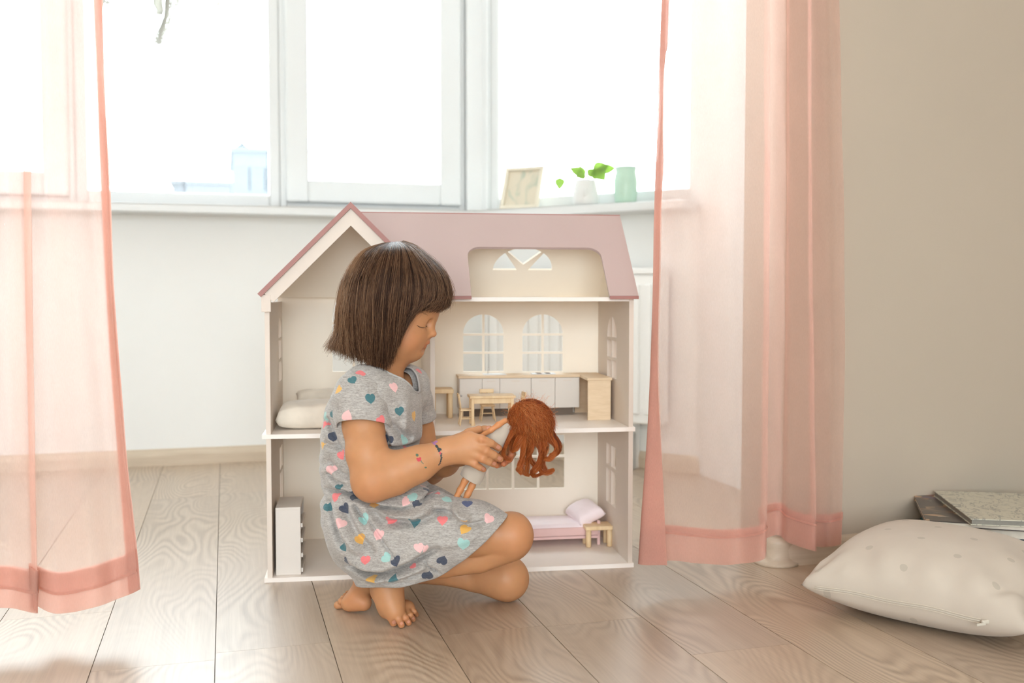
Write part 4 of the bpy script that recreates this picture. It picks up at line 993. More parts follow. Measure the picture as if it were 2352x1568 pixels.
# ---------------------------------------------------------------- implicit-surface sculpting (frame Q: right, depth, up as seen from the standpoint)
def toQ(p): p = np.asarray(p, float); return np.array([p @ cR, p @ cFh, p[2]])
def fromQ(V): V = np.asarray(V, float); return V[:, 0:1] * cR + V[:, 1:2] * cFh + V[:, 2:3] * np.array([0, 0, 1.0])
def J(px, py, d): return toQ(P(px, py, d))
def JF(px, py, z): return toQ(PZ(px, py, z))
def PXR(r, d): return r * d / FPX
class Field:
    def __init__(s, lo, hi, h):
        s.lo = np.array(lo, float); s.h = h; s.n = np.ceil((np.array(hi) - s.lo) / h).astype(int) + 1
        s.S = np.full(s.n, 0.06, np.float32)
    def region(s, lo, hi):
        a = np.clip(np.floor((np.array(lo) - s.lo) / s.h).astype(int), 0, s.n); b = np.clip(np.ceil((np.array(hi) - s.lo) / s.h).astype(int) + 1, 0, s.n)
        sl = tuple(slice(i, j) for i, j in zip(a, b))
        ax = [(s.lo[k] + s.h * np.arange(a[k], b[k])).astype(np.float32) for k in range(3)]
        return sl, ax[0][:, None, None], ax[1][None, :, None], ax[2][None, None, :]
    def put(s, sl, d, k, op):
        S = s.S[sl]
        if op == 'sub': d = -d
        if k <= 0: s.S[sl] = np.minimum(S, d) if op == 'add' else np.maximum(S, d); return
        if op == 'add':
            h = np.clip(0.5 + 0.5 * (S - d) / k, 0, 1); s.S[sl] = S * (1 - h) + d * h - k * h * (1 - h)
        else:
            h = np.clip(0.5 - 0.5 * (S - d) / k, 0, 1); s.S[sl] = S * (1 - h) + d * h + k * h * (1 - h)
    def cap(s, a, b, ra, rb=None, k=0.006, op='add'):
        a = np.array(a, float); b = np.array(b, float); rb = ra if rb is None else rb; m = max(ra, rb) + k + 3 * s.h + 0.004
        sl, X, Y, Z = s.region(np.minimum(a, b) - m, np.maximum(a, b) + m)
        ab = b - a; L2 = max(ab @ ab, 1e-12)
        t = np.clip(((X - a[0]) * ab[0] + (Y - a[1]) * ab[1] + (Z - a[2]) * ab[2]) / L2, 0, 1)
        d = np.sqrt((X - a[0] - t * ab[0]) ** 2 + (Y - a[1] - t * ab[1]) ** 2 + (Z - a[2] - t * ab[2]) ** 2) - (ra + t * (rb - ra))
        s.put(sl, d.astype(np.float32), k, op)
    def chain(s, pts, rs, k=0.004, op='add', k0=None):
        for i in range(len(pts) - 1): s.cap(pts[i], pts[i + 1], rs[i], rs[i + 1], k if (i or k0 is None) else k0, op)
    def ell(s, c, r, R=None, k=0.01, op='add'):
        """ellipsoid; R rows = local axes"""
        c = np.array(c, float); r = np.array(r, float); m = r.max() + k + 3 * s.h + 0.004; R = np.eye(3) if R is None else np.array(R)
        sl, X, Y, Z = s.region(c - m, c + m); X = X - c[0]; Y = Y - c[1]; Z = Z - c[2]
        q = [(R[i][0] * X + R[i][1] * Y + R[i][2] * Z) for i in range(3)]
        k0 = np.sqrt(sum((q[i] / r[i]) ** 2 for i in range(3))); k1 = np.sqrt(sum((q[i] / r[i] ** 2) ** 2 for i in range(3)))
        d = k0 * (k0 - 1) / np.maximum(k1, 1e-6)
        s.put(sl, np.clip(d, -0.2, 0.2).astype(np.float32), k, op)
    def loft(s, zs, c0, c1, ra, rb, k=0.01, p=2.3, op='add', grow=0.0):
        """stack of superellipse sections: centre (c0,c1) and half sizes (ra,rb) as tables over height zs (ascending)"""
        zs, c0, c1, ra, rb = [np.array(q, float) for q in (zs, c0, c1, ra, rb)]
        lo = np.array([(c0 - ra).min(), (c1 - rb).min(), zs[0]]) - 0.03; hi = np.array([(c0 + ra).max(), (c1 + rb).max(), zs[-1]]) + 0.03
        sl, X, Y, Z = s.region(lo, hi); z = Z[0, 0]
        f = lambda t: np.interp(z, zs, t)[None, None, :]
        A, B = f(ra) + grow, f(rb) + grow
        q = (np.abs((X - f(c0)) / A) ** p + np.abs((Y - f(c1)) / B) ** p) ** (1 / p)
        d = (q - 1) * np.minimum(A, B) * 0.9
        dz = np.maximum(zs[0] - Z, Z - zs[-1]); d = np.where(dz > 0, np.sqrt(np.maximum(d, 0) ** 2 + dz ** 2), np.maximum(d, dz))
        s.put(sl, d.astype(np.float32), k, op)
    def mesh(s):
        S = s.S; n = s.n; neg = S < 0
        c = np.zeros(n - 1, np.int8)
        for dx in (0, 1):
            for dy in (0, 1):
                for dz in (0, 1): c += neg[dx:n[0] - 1 + dx, dy:n[1] - 1 + dy, dz:n[2] - 1 + dz]
        act = (c > 0) & (c < 8); ijk = np.argwhere(act); idx = np.full(n - 1, -1, np.int32); idx[act] = np.arange(len(ijk))
        acc = np.zeros((len(ijk), 3)); cnt = np.zeros(len(ijk))
        cor = [(0, 0, 0), (1, 0, 0), (0, 1, 0), (1, 1, 0), (0, 0, 1), (1, 0, 1), (0, 1, 1), (1, 1, 1)]
        val = [S[ijk[:, 0] + o[0], ijk[:, 1] + o[1], ijk[:, 2] + o[2]] for o in cor]
        for a in range(8):
            for b in range(a + 1, 8):
                df = [cor[b][i] - cor[a][i] for i in range(3)]
                if sum(map(abs, df)) != 1: continue
                m = (val[a] < 0) != (val[b] < 0); t = np.zeros(len(ijk)); t[m] = val[a][m] / (val[a][m] - val[b][m])
                for i in range(3): acc[:, i] += np.where(m, cor[a][i] + t * df[i], 0)
                cnt += m
        V = s.lo + (ijk + acc / cnt[:, None]) * s.h
        Q = []
        for ax in range(3):
            o1, o2 = [(1, 2), (2, 0), (0, 1)][ax]
            sh = [slice(None)] * 3; sh2 = [slice(None)] * 3; sh[ax] = slice(0, n[ax] - 1); sh2[ax] = slice(1, n[ax])
            A, B = neg[tuple(sh)], neg[tuple(sh2)]; E = np.argwhere(A != B)
            E = E[(E[:, o1] > 0) & (E[:, o2] > 0) & (E[:, o1] < n[o1] - 1) & (E[:, o2] < n[o2] - 1)]
            fl = A[E[:, 0], E[:, 1], E[:, 2]]
            def cell(a, b): q = E.copy(); q[:, o1] -= a; q[:, o2] -= b; return idx[q[:, 0], q[:, 1], q[:, 2]]
            q = np.stack([cell(1, 1), cell(0, 1), cell(0, 0), cell(1, 0)], -1); q[~fl] = q[~fl][:, ::-1]; Q.append(q)
        return V, np.concatenate(Q)
def relax(V, Q, it=2, lam=0.5):
    e = np.concatenate([Q[:, [0, 1]], Q[:, [1, 2]], Q[:, [2, 3]], Q[:, [3, 0]]]); e = np.concatenate([e, e[:, ::-1]])
    deg = np.bincount(e[:, 0], minlength=len(V))[:, None].clip(1)
    for _ in range(it):
        for f in (lam, -lam * 1.02):
            m = np.stack([np.bincount(e[:, 0], V[e[:, 1], i], minlength=len(V)) for i in range(3)], -1) / deg
            V = V + f * (m - V)
    return V
def vnormals(V, Q):
    n = np.cross(V[Q[:, 2]] - V[Q[:, 0]], V[Q[:, 3]] - V[Q[:, 1]]); N = np.zeros_like(V)
    for i in range(4):
        for c in range(3): N[:, c] += np.bincount(Q[:, i], n[:, c], minlength=len(V))
    return N / (np.linalg.norm(N, axis=1, keepdims=True) + 1e-12)
def bump3(V, c, r): return np.exp(-((V - np.array(c)) ** 2).sum(1) / (r * r))
def color_attr(me, C, name='tint'):
    at = me.color_attributes.new(name, 'FLOAT_COLOR', 'POINT'); a = np.ones((len(me.vertices), 4), np.float32); a[:, :3] = C; at.data.foreach_set('color', a.ravel())

# ---------------------------------------------------------------- the girl: body
GD = 1.72
body = Field(J(690, 1470, 1.62) + np.array([0, -0.22, -0.01]), J(1260, 520, 1.72) + np.array([0.02, 0.26, 0.0]), 0.0016)
body.lo[2] = -0.003
r_ = lambda px, d=1.7: PXR(px, d)
# torso (kept inside the dress)
ty = [1215, 1180, 1130, 1050, 1000, 950, 905, 880, 862, 850]
tl = [790, 772, 762, 758, 760, 770, 792, 815, 845, 868]
tr = [960, 960, 945, 943, 944, 945, 943, 936, 925, 912]
tbz = [.098, .095, .085, .082, .084, .088, .096, .088, .066, .045]
cen = [J((a + b) / 2, y, GD) for a, b, y in zip(tl, tr, ty)]
T = dict(zs=[c[2] for c in cen], c0=[c[0] for c in cen], c1=[c[1] + 0.0 for c in cen], ra=[r_((b - a) / 2, GD) for a, b in zip(tl, tr)], rb=tbz)
body.loft(**T, k=0.0, grow=-0.011)
sh_n = J(832, 898, 1.655); sh_f = J(936, 893, 1.785)
body.ell(sh_n, (0.029, 0.029, 0.028), k=0.018); body.ell(sh_f, (0.029, 0.029, 0.028), k=0.018)
# neck
body.cap(J(880, 862, 1.722), J(893, 790, 1.72), r_(44), r_(41), k=0.022)
# collar bones, chest
body.cap(J(905, 878, 1.665), J(936, 893, 1.70), 0.006, 0.005, k=0.014)
# head -------------------------------------------------------------
Hc = J(905, 668, 1.72)
ha, ht = math.radians(9), math.radians(20)
hF = np.array([math.cos(ha) * math.cos(ht), -math.sin(ha) * math.cos(ht), -math.sin(ht)])
hS = np.cross(hF, [0, 0, 1.0]); hS /= np.linalg.norm(hS)           # towards her right, the side we see
if hS[1] > 0: hS = -hS
hU = np.cross(hS, hF); hU = hU if hU[2] > 0 else -hU
HR = np.array([hF, hU, hS])
def HPx(px, py, s=0.0):
    """point on the head's mid plane under a photo pixel, moved s metres to the seen side"""
    q = J(px, py, 1.71) - Hc; m = np.array([[hF[0], hU[0]], [hF[2], hU[2]]]); ab = np.linalg.solve(m, [q[0] , q[2]])
    return Hc + hF * ab[0] + hU * ab[1] + hS * s
body.ell(Hc, (0.082, 0.073, 0.0655), HR, k=0.02)
body.ell(HPx(935, 762), (0.040, 0.052, 0.049), HR, k=0.03)              # face
body.ell(HPx(958, 712), (0.030, 0.034, 0.044), HR, k=0.02)              # forehead
body.ell(HPx(948, 802), (0.0095, 0.010, 0.013), HR, k=0.014)            # chin
body.cap(HPx(948, 806, 0.006), HPx(880, 792, 0.043), 0.010, 0.012, k=0.018); body.cap(HPx(948, 806, -0.006), HPx(880, 792, -0.043), 0.010, 0.012, k=0.018)
for sd in (1, -1): body.ell(HPx(941, 777, sd * 0.029), (0.019, 0.019, 0.014), HR, k=0.016)    # cheeks
for sd in (1, -1):
    body.ell(HPx(988, 743, sd * 0.017), (0.007, 0.008, 0.006), HR, k=0.012, op='sub')
    body.ell(HPx(962, 744.5, sd * 0.0265), (0.0110, 0.0080, 0.0108), HR, k=0.010)               # lids over the eyeballs
    body.cap(HPx(978, 727, sd * 0.010), HPx(957, 722, sd * 0.036), 0.004, 0.004, k=0.010)      # brow ridge
body.cap(HPx(983, 733), HPx(992, 764.5), 0.0038, 0.0062, k=0.007)                              # nose
body.ell(HPx(993.5, 766), (0.0066, 0.0055, 0.0066), HR, k=0.004)
for sd in (1, -1):
    body.ell(HPx(984, 770.5, sd * 0.0078), (0.0058, 0.0045, 0.0042), HR, k=0.0035)
    body.ell(HPx(986.5, 775.5, sd * 0.0048), (0.0026, 0.0018, 0.0018), HR, k=0.001, op='sub')
for sd in (1, -1):                                                                               # lips
    body.cap(HPx(979.5, 786.0, sd * 0.002), HPx(966, 791, sd * 0.0150), 0.0046, 0.0022, k=0.004)
    body.cap(HPx(969.5, 797.2, 0), HPx(962, 794, sd * 0.0125), 0.0044, 0.0022, k=0.004)
    body.chain([HPx(984, 792.3, 0), HPx(975, 792.8, sd * 0.0085), HPx(958.5, 793.6, sd * 0.0195)], [0.0013, 0.0012, 0.0010], k=0.0022, op='sub')
body.cap(HPx(973, 804.5, -0.008), HPx(973, 804.5, 0.008), 0.0028, k=0.005, op='sub')
# arms --------------------------------------------------------------
el = J(856, 1104, 1.60); wr = J(1020, 1037, 1.605)
body.chain([sh_n, J(835, 975, 1.632), J(843, 1040, 1.612), el], [r_(41), r_(43.5), r_(42.5), r_(42)], k=0.014, k0=0.015)
body.chain([el, J(905, 1086, 1.598), J(958, 1066, 1.60), wr], [r_(43), r_(43.5), r_(36), r_(27.5)], k=0.016)
elf = J(985, 1075, 1.815); wrf = J(1052, 1040, 1.700)
body.chain([sh_f, J(955, 985, 1.83), elf], [r_(39), r_(41), r_(37)], k=0.014, k0=0.015)
body.chain([elf, J(1020, 1058, 1.755), wrf], [r_(37), r_(34), r_(25)], k=0.014)
# right hand, seen from the back
hd = 1.606
KN = {'i': (1077, 1004), 'm': (1086, 1022), 'r': (1085, 1041), 'p': (1070, 1053)}
for kx, rr in (('i', 13.5), ('m', 14), ('r', 13), ('p', 12)): body.cap(wr, J(*KN[kx], hd - (0.004 if kx in 'mr' else 0)), r_(21, hd), r_(rr, hd), k=0.012)
body.cap(J(1040, 1022, hd + 0.006), J(1060, 1014, hd + 0.008), r_(17), r_(15), k=0.012)                       # heel of the thumb
body.chain([J(1050, 1008, hd + 0.014), J(1078, 994, hd + 0.026), J(1100, 985, hd + 0.034)], [r_(11), r_(9.5), r_(8.0)], k=0.006)   # thumb, behind the doll's arm
FG = {'i': [(1077, 1003, 0), (1106, 1008, -0.010), (1128, 1018, -0.004), (1146, 1029, 0.010)],
      'm': [(1088, 1023, -0.004), (1116, 1035, -0.014), (1134, 1045, -0.007), (1149, 1054, 0.007)],
      'r': [(1086, 1042, -0.003), (1108, 1053, -0.012), (1123, 1060, -0.006), (1136, 1066.5, 0.006)],
      'p': [(1070, 1054, 0.0), (1090, 1066, -0.006), (1102, 1073, -0.002), (1111, 1078, 0.006)]}
for kx, rr in (('i', (11.5, 10.0, 9.2, 7.6)), ('m', (11.5, 10.2, 9.4, 7.8)), ('r', (10.6, 9.4, 8.6, 7.2)), ('p', (9.4, 8.2, 7.6, 6.4))):
    body.chain([J(a, b, hd + c) for a, b, c in FG[kx]], [r_(q, hd) for q in rr], k=0.0012, k0=0.006)
# left hand: under and behind the doll, thumb on top, finger ends curling into view
ld = 1.688
for a, b in ((1098, 1014), (1108, 1026), (1110, 1040), (1102, 1050)): body.cap(wrf, J(a, b, ld), r_(22, ld), r_(14, ld), k=0.012)
body.chain([J(1068, 1004, ld - 0.002), J(1092, 992, ld - 0.010), J(1112, 986.5, ld - 0.018), J(1125, 984.5, ld - 0.020)], [r_(12), r_(9.5), r_(8.8), r_(7.4)], k=0.003, k0=0.008)
LF = [[(1104, 1012, 0.0), (1146, 1010, 0.006), (1174, 1026, -0.006), (1176, 1042, -0.022)], [(1110, 1024, 0.0), (1150, 1026, 0.006), (1176, 1042, -0.010), (1170, 1055, -0.026)],
      [(1110, 1038, 0.0), (1144, 1044, 0.004), (1166, 1056, -0.010), (1157, 1064.5, -0.027)], [(1102, 1050, 0.0), (1128, 1058, 0.002), (1147, 1066, -0.010), (1141, 1069, -0.026)]]
for pts, sc in zip(LF, (1.0, 1.0, 0.95, 0.82)):
    body.chain([J(a, b, ld + c) for a, b, c in pts], [r_(q * sc, ld) for q in (11, 9.8, 9.2, 7.6)], k=0.0012, k0=0.006)
# legs ---------------------------------------------------------------
hip_n = J(846, 1196, 1.675); kn_n = J(1172, 1232, 1.655); an_n = J(892, 1322, 1.675)
body.chain([hip_n, J(960, 1205, 1.655), J(1080, 1220, 1.648), kn_n], [r_(54), r_(52), r_(50), r_(45)], k=0.02)
body.ell(J(1178, 1228, 1.652), (0.0305, 0.034, 0.036), k=0.02)
body.chain([J(1172, 1246, 1.655), J(1100, 1278, 1.665), J(1020, 1292, 1.67), J(950, 1300, 1.672), an_n], [r_(42), r_(36), r_(33), r_(30), r_(29)], k=0.004, k0=0.003)
hip_f = J(876, 1205, 1.80); kn_f = JF(1160, 1326, 0.042); kd = kn_f[1]
body.chain([hip_f, J(1020, 1270, 1.835), kn_f], [r_(54), r_(50), 0.040], k=0.02)
an_b = J(842, 1322, 1.765)
body.chain([kn_f + np.array([0.004, 0, -0.003]), J(1090, 1324, 1.80), J(1000, 1306, 1.79), J(920, 1308, 1.775), an_b], [0.0385, r_(32, 1.8), r_(33, 1.8), r_(34), r_(27)], k=0.008)
# front foot: heel up, toes spread on the floor
ball_z = 0.017
body.chain([an_n, J(890, 1352, 1.668), J(896, 1380, 1.660), JF(906, 1402, 0.026)], [r_(33), r_(33.5), r_(30), r_(24)], k=0.010)
body.ell(JF(888, 1400, 0.022), (0.013, 0.016, 0.014), k=0.010); body.ell(JF(930, 1394, 0.020), (0.016, 0.018, 0.012), k=0.010)
body.ell(J(872, 1352, 1.685), (0.016, 0.02, 0.022), k=0.012)
TO = [((892, 1410), (904, 1432), 9.6, 8.8), ((908, 1411), (922, 1436.5), 8.2, 7.6), ((922, 1408), (938.5, 1431.5), 7.8, 7.2), ((934, 1404), (949, 1423.5), 7.2, 6.4), ((944, 1399), (957, 1413), 6.4, 5.6)]
for a, b, r0, r1 in TO:
    z1 = r_(r1, 1.64); body.chain([JF(a[0], a[1] - 6, 0.020), JF((a[0] + b[0]) / 2 + 1, (a[1] + b[1]) / 2 - 2, 0.0155), JF(b[0], b[1] - r1 * 0.25, z1)], [r_(r0, 1.64), r_(r0 * 0.95, 1.64), z1], k=0.0008, k0=0.004)
# back foot: resting on its instep, sole turned up to us
b0 = J(842, 1330, 1.765)
body.chain([an_b, JF(836, 1352, 0.034), JF(817, 1373, 0.024), JF(797, 1386, 0.015)], [r_(25), r_(25), r_(20), r_(13)], k=0.012)
body.chain([JF(835, 1384, 0.018), JF(806, 1386, 0.015)], [0.014, 0.012], k=0.010)
for a, b, r0 in (((800, 1386), (776, 1389), 9.4), ((803, 1379), (783, 1380), 7.6), ((805, 1373), (787.5, 1373.5), 7.0), ((808, 1367), (793, 1367), 6.4), ((811, 1361), (798, 1361), 5.6)):
    z = r_(r0, 1.74) if b[1] > 1385 else 0.016; body.cap(JF(*a, z), JF(*b, z), r_(r0 * 1.05, 1.74), r_(r0, 1.74), k=0.003)
Vb, Qb = body.mesh(); Vb = relax(Vb, Qb, 2); del body.S
Nb = vnormals(Vb, Qb)
Vb[:, 2] = np.maximum(Vb[:, 2], 0.0004)
# skin tint: cheeks, lips, knuckles, toes
C = np.ones((len(Vb), 3)); 
def blush(c, r, col, a):
    global C
    g = (bump3(Vb, c, r) * a)[:, None]; C = C * (1 - g) + np.array(col) * g
for sd in (1, -1): blush(HPx(950, 775, sd * 0.038), 0.020, (1.05, 0.80, 0.78), 0.55)
blush(HPx(996, 766), 0.008, (1.04, 0.85, 0.84), 0.4)
lipn = (np.abs((Vb - Hc) @ hS) < 0.020)
for sd in (1, -1):
    for q, rr in ((HPx(983, 787, sd * 0.002), 0.0046), (HPx(979, 789, sd * 0.007), 0.0042), (HPx(970, 791, sd * 0.013), 0.0036), (HPx(974, 797, sd * 0.002), 0.0048), (HPx(970, 796.5, sd * 0.008), 0.0038)): blush(q, rr, (0.98, 0.60, 0.62), 0.75)
for kx in FG: blush(J(FG[kx][1][0], FG[kx][1][1], hd - 0.016), 0.008, (1.03, 0.86, 0.84), 0.5); blush(J(*FG[kx][3][:2], hd), 0.008, (1.05, 0.78, 0.76), 0.6)
for pts in LF: blush(J(pts[3][0], pts[3][1], ld - 0.03), 0.012, (1.06, 0.72, 0.70), 0.8)
blush(J(1125, 984, ld - 0.025), 0.008, (1.06, 0.70, 0.68), 0.8)
for a, b, r0, r1 in TO: blush(JF(b[0], b[1], 0.008), 0.010, (1.05, 0.80, 0.76), 0.6)
blush(J(850, 1140, 1.56), 0.03, (1.02, 0.90, 0.88), 0.6); blush(J(1190, 1235, 1.62), 0.04, (1.03, 0.91, 0.89), 0.5); blush(JF(800, 1380, 0.03), 0.03, (1.06, 0.86, 0.82), 0.6)
def skin_mat(name='skin', c=(0.53, 0.26, 0.122)):
    t = NT(name); at = t.add('ShaderNodeAttribute', attribute_name='tint'); v = t.coord('Object'); n = t.noise(v, 45, 4)
    base = t.ramp(n, [(0.3, tuple(x * 0.95 for x in c)), (0.7, tuple(x * 1.04 for x in c))])
    t.col(t.mix(1.0, base, at.outputs['Color'], 'MULTIPLY')); t.set(Roughness=0.5, Specular_IOR_Level=0.4, Subsurface_Weight=0.22, Subsurface_Scale=0.006)
    t.b.inputs['Subsurface Radius'].default_value = (1.0, 0.35, 0.18)
    t.bump(t.noise(v, 900, 2), 0.06, 0.0003); return t.m
M['skin'] = skin_mat()
GB = fromQ(np.array([J(940, 1200, 1.74)]))[0]; GB[2] = 0.0
girl = thing('person', 'girl with a brown bob in a grey heart print dress, kneeling and holding a doll', 'person', GB)
def girl_mesh(name, V, Q, m, smooth=True, parent=None):
    W = fromQ(V) - GB; return link(name, mesh_np(name, W, Q, smooth), m, parent or girl)
body_o = girl_mesh('body', Vb, Qb, M['skin']); color_attr(body_o.data, C)
def bvh_of(V, Q): return BVHTree.FromPolygons([Vector(v) for v in V.tolist()], Q.tolist())
bvh_body = bvh_of(fromQ(Vb), Qb)
def shoot(px, py, bvh):
    r = ray(px, py); r = r / np.linalg.norm(r); h = bvh.ray_cast(Vector(cC), Vector(r)); return h[0], h[1]
# closed eye: lashes and brow laid on the skin
M['lash'] = paint('lash_brown', (0.10, 0.052, 0.033), 0.7, 0.1, 300, 0); M['brow'] = paint('brow_brown', (0.36, 0.18, 0.09), 0.8, 0.1, 300, 0)
def on_skin(pts, off): 
    out = []
    for a, b in pts:
        h, n = shoot(a, b, bvh_body)
        if h is not None: out.append(np.array(h + n * off) - GB)
    return out
lid = on_skin([(957.5, 746.5), (960, 748.5), (964, 750.5), (969, 751.5), (974, 751.2), (978.5, 749.8), (981, 748.5)], 0.0004)
if len(lid) > 3: tube('lash_line', lid, [0.0002] + [0.0006] * (len(lid) - 2) + [0.0003], M['lash'], girl, 6)
bm = bmesh.new()
for i, (a, b) in enumerate([(962, 749.5), (965, 750.8), (968, 751.4), (971, 751.5), (974, 751.2), (977, 750.4), (980, 749.2)]):
    h, n = shoot(a, b, bvh_body)
    if h is None: continue
    p0 = np.array(h) - GB; dirw = hF * 0.8 - np.array([0, 0, 1.0]) * 0.45 + hS * 0.5; dw = dirw[0] * cR + dirw[1] * cFh + dirw[2] * np.array([0, 0, 1]); bm_tube(bm, [p0, p0 + dw * 0.0016, p0 + dw * 0.0026 + np.array(n) * 0.001], [0.0003, 0.00022, 0.0001], 5)
link('eyelashes', bm_mesh(bm, 'eyelashes', True), M['lash'], girl)
br = on_skin([(955, 722), (962, 718.5), (970, 718), (977, 721), (983, 724)], 0.0002)
if len(br) > 3: tube('eyebrow', br, [0.0002, 0.0006, 0.0007, 0.0006, 0.0002], M['brow'], girl, 6)
# finger and toe nails
M['nail'] = paint('nail_pink', (0.64, 0.30, 0.20), 0.3, 0.03, 100, 0)
def nail(px, py, dirx, diry, L, wd):
    vs = []; 
    for i in range(4):
        for j in range(3):
            u = (i / 3 - 0.5) * L; v = (j / 2 - 0.5) * wd * (1 if 0 < i < 3 else 0.75); h, n = shoot(px + dirx * u - diry * v, py + diry * u + dirx * v, bvh_body)
            if h is None: return
            vs.append(np.array(h + n * 0.0005) - GB)
    fs = [(i * 3 + j, i * 3 + j + 1, i * 3 + j + 4, i * 3 + j + 3) for i in range(3) for j in range(2)]
    if np.ptp(np.array(vs) @ cFh) > 0.012: return
    link('nail', mesh_from('nail', vs, fs, True), M['nail'], girl)
for a in ((1144, 1026.5, 0.87, 0.5, 9, 8), (1147, 1052, 0.85, 0.52, 9, 8), (1134.5, 1064.5, 0.87, 0.48, 8, 7), (1109.5, 1076, 0.86, 0.5, 7, 6), (1122, 982.5, 0.98, -0.15, 8, 6),
          (905, 1428, 0.45, 0.89, 8, 9), (922, 1431, 0.5, 0.86, 6, 7), (938, 1427, 0.55, 0.83, 6, 6), (949, 1419, 0.6, 0.8, 5, 5)): nail(*a)
# temporary tattoos on the forearm: a chain of flowers round the wrist and a small berry sprig
TAT = {'tattoo_dark': (0.03, 0.045, 0.05), 'tattoo_green': (0.10, 0.15, 0.10), 'tattoo_red': (0.55, 0.05, 0.07), 'tattoo_purple': (0.36, 0.16, 0.36)}
for n_, c_ in TAT.items(): M[n_] = paint(n_, c_, 0.55, 0.1, 300, 0)
def blobs(name, items, m):
    vs = []; fs = []
    for px, py, rx, ry, ang in items:
        b0_ = len(vs); ok = True; ring = []
        ca, sa = math.cos(ang), math.sin(ang)
        pts = [(0, 0)] + [(math.cos(t) * rx, math.sin(t) * ry) for t in np.linspace(0, 2 * math.pi, 11)[:-1]]
        for x, y in pts:
            h, n = shoot(px + ca * x - sa * y, py + sa * x + ca * y, bvh_body)
            if h is None: ok = False; break
            ring.append(np.array(h + n * 0.00035) - GB)
        if not ok: continue
        vs += ring; fs += [(b0_, b0_ + 1 + i, b0_ + 1 + (i + 1) % 10) for i in range(10)]
    if vs: return link(name, mesh_from(name, vs, fs, True), m, girl)
tx = lambda x, y: (940 + x / 5.6, 880 + y / 5.6)
def tb_(lst): return [(*tx(x, y), rx / 5.6, ry / 5.6, a) for x, y, rx, ry, a in lst]
blobs('tattoo', tb_([(310, 765, 30, 14, .4), (345, 755, 22, 14, -.3), (330, 785, 22, 10, .2)]), M['tattoo_purple'])
blobs('tattoo', tb_([(355, 812, 24, 17, .7), (378, 845, 20, 20, .2), (402, 850, 18, 14, 1), (385, 872, 15, 15, 0), (410, 930, 12, 17, 0), (410, 975, 11, 15, .2), (403, 1000, 10, 14, .4), (395, 1025, 9, 12, .5), (380, 1045, 7, 12, .8), (413, 905, 12, 12, 0), (415, 955, 14, 9, 0.3)]), M['tattoo_dark'])
blobs('tattoo', tb_([(400, 902, 14, 14, 0), (396, 888, 10, 10, 0)]), M['tattoo_red'])
blobs('tattoo', tb_([(108, 972, 18, 14, 0), (138, 965, 16, 16, 0), (122, 990, 22, 17, .2), (140, 985, 15, 14, 0)]), M['tattoo_red'])
blobs('tattoo', tb_([(102, 925, 19, 19, .3), (92, 915, 9, 9, 0), (210, 1082, 16, 10, 0), (152, 1000, 7, 12, -.4), (164, 1018, 6, 10, -.6), (178, 1032, 9, 5, .6)]), M['tattoo_green'])
# ---------------------------------------------------------------- the dress
dr = Field(J(690, 1400, 1.62) + np.array([0, -0.19, 0]), J(1230, 800, 1.72) + np.array([0, 0.22, 0.02]), 0.0026)
by = [1182, 1148, 1128, 1104, 1060, 1030, 1018, 990, 950, 910, 880, 862, 848]
bl = [744, 738, 751, 741, 739, 738, 738, 740, 746, 762, 790, 812, 836]
br_ = [976, 974, 956, 963, 958, 956, 965, 967, 968, 966, 962, 955, 942]
bz = [.108, .104, .100, .098, .098, .098, .100, .100, .104, .110, .106, .090, .066]
cen = [J((a + b) / 2, y, GD) for a, b, y in zip(bl, br_, by)]
dr.loft([c[2] for c in cen], [c[0] for c in cen], [c[1] for c in cen], [r_((b - a) / 2, GD) for a, b in zip(bl, br_)], bz, k=0.0, p=2.2)
dr.ell(sh_n, (0.042, 0.042, 0.042), k=0.025); dr.ell(sh_f, (0.042, 0.042, 0.042), k=0.025)
# skirt: hips, both thighs, cloth spanning the lap, cloth hanging behind and under the thigh
dr.ell(J(850, 1215, 1.72), (r_(100), 0.120, r_(82)), k=0.03)
dr.chain([J(850, 1200, 1.665), J(960, 1208, 1.645), J(1080, 1226, 1.64), J(1200, 1252, 1.645)], [r_(80), r_(79), r_(67), r_(52)], k=0.03)
dr.chain([J(880, 1205, 1.80), J(1020, 1250, 1.825), J(1130, 1290, 1.84)], [r_(78), r_(66), r_(56)], k=0.03)
dr.chain([J(900, 1165, 1.72), J(1000, 1195, 1.735), J(1090, 1232, 1.745)], [0.055, 0.046, 0.034], k=0.04)
dr.chain([J(826, 1255, 1.66), J(900, 1272, 1.64), J(1000, 1262, 1.64)], [r_(52), r_(58), r_(52)], k=0.03)
dr.chain([J(855, 1300, 1.665), J(930, 1302, 1.645), J(1010, 1282, 1.645)], [r_(44), r_(44), r_(46)], k=0.022)
dr.chain([J(850, 1335, 1.662), J(930, 1330, 1.648), J(1000, 1318, 1.655)], [r_(31), r_(30), r_(28)], k=0.014)
dr.chain([J(835, 1260, 1.77), J(870, 1300, 1.78), J(960, 1310, 1.79)], [r_(62), r_(48), r_(44)], k=0.03)
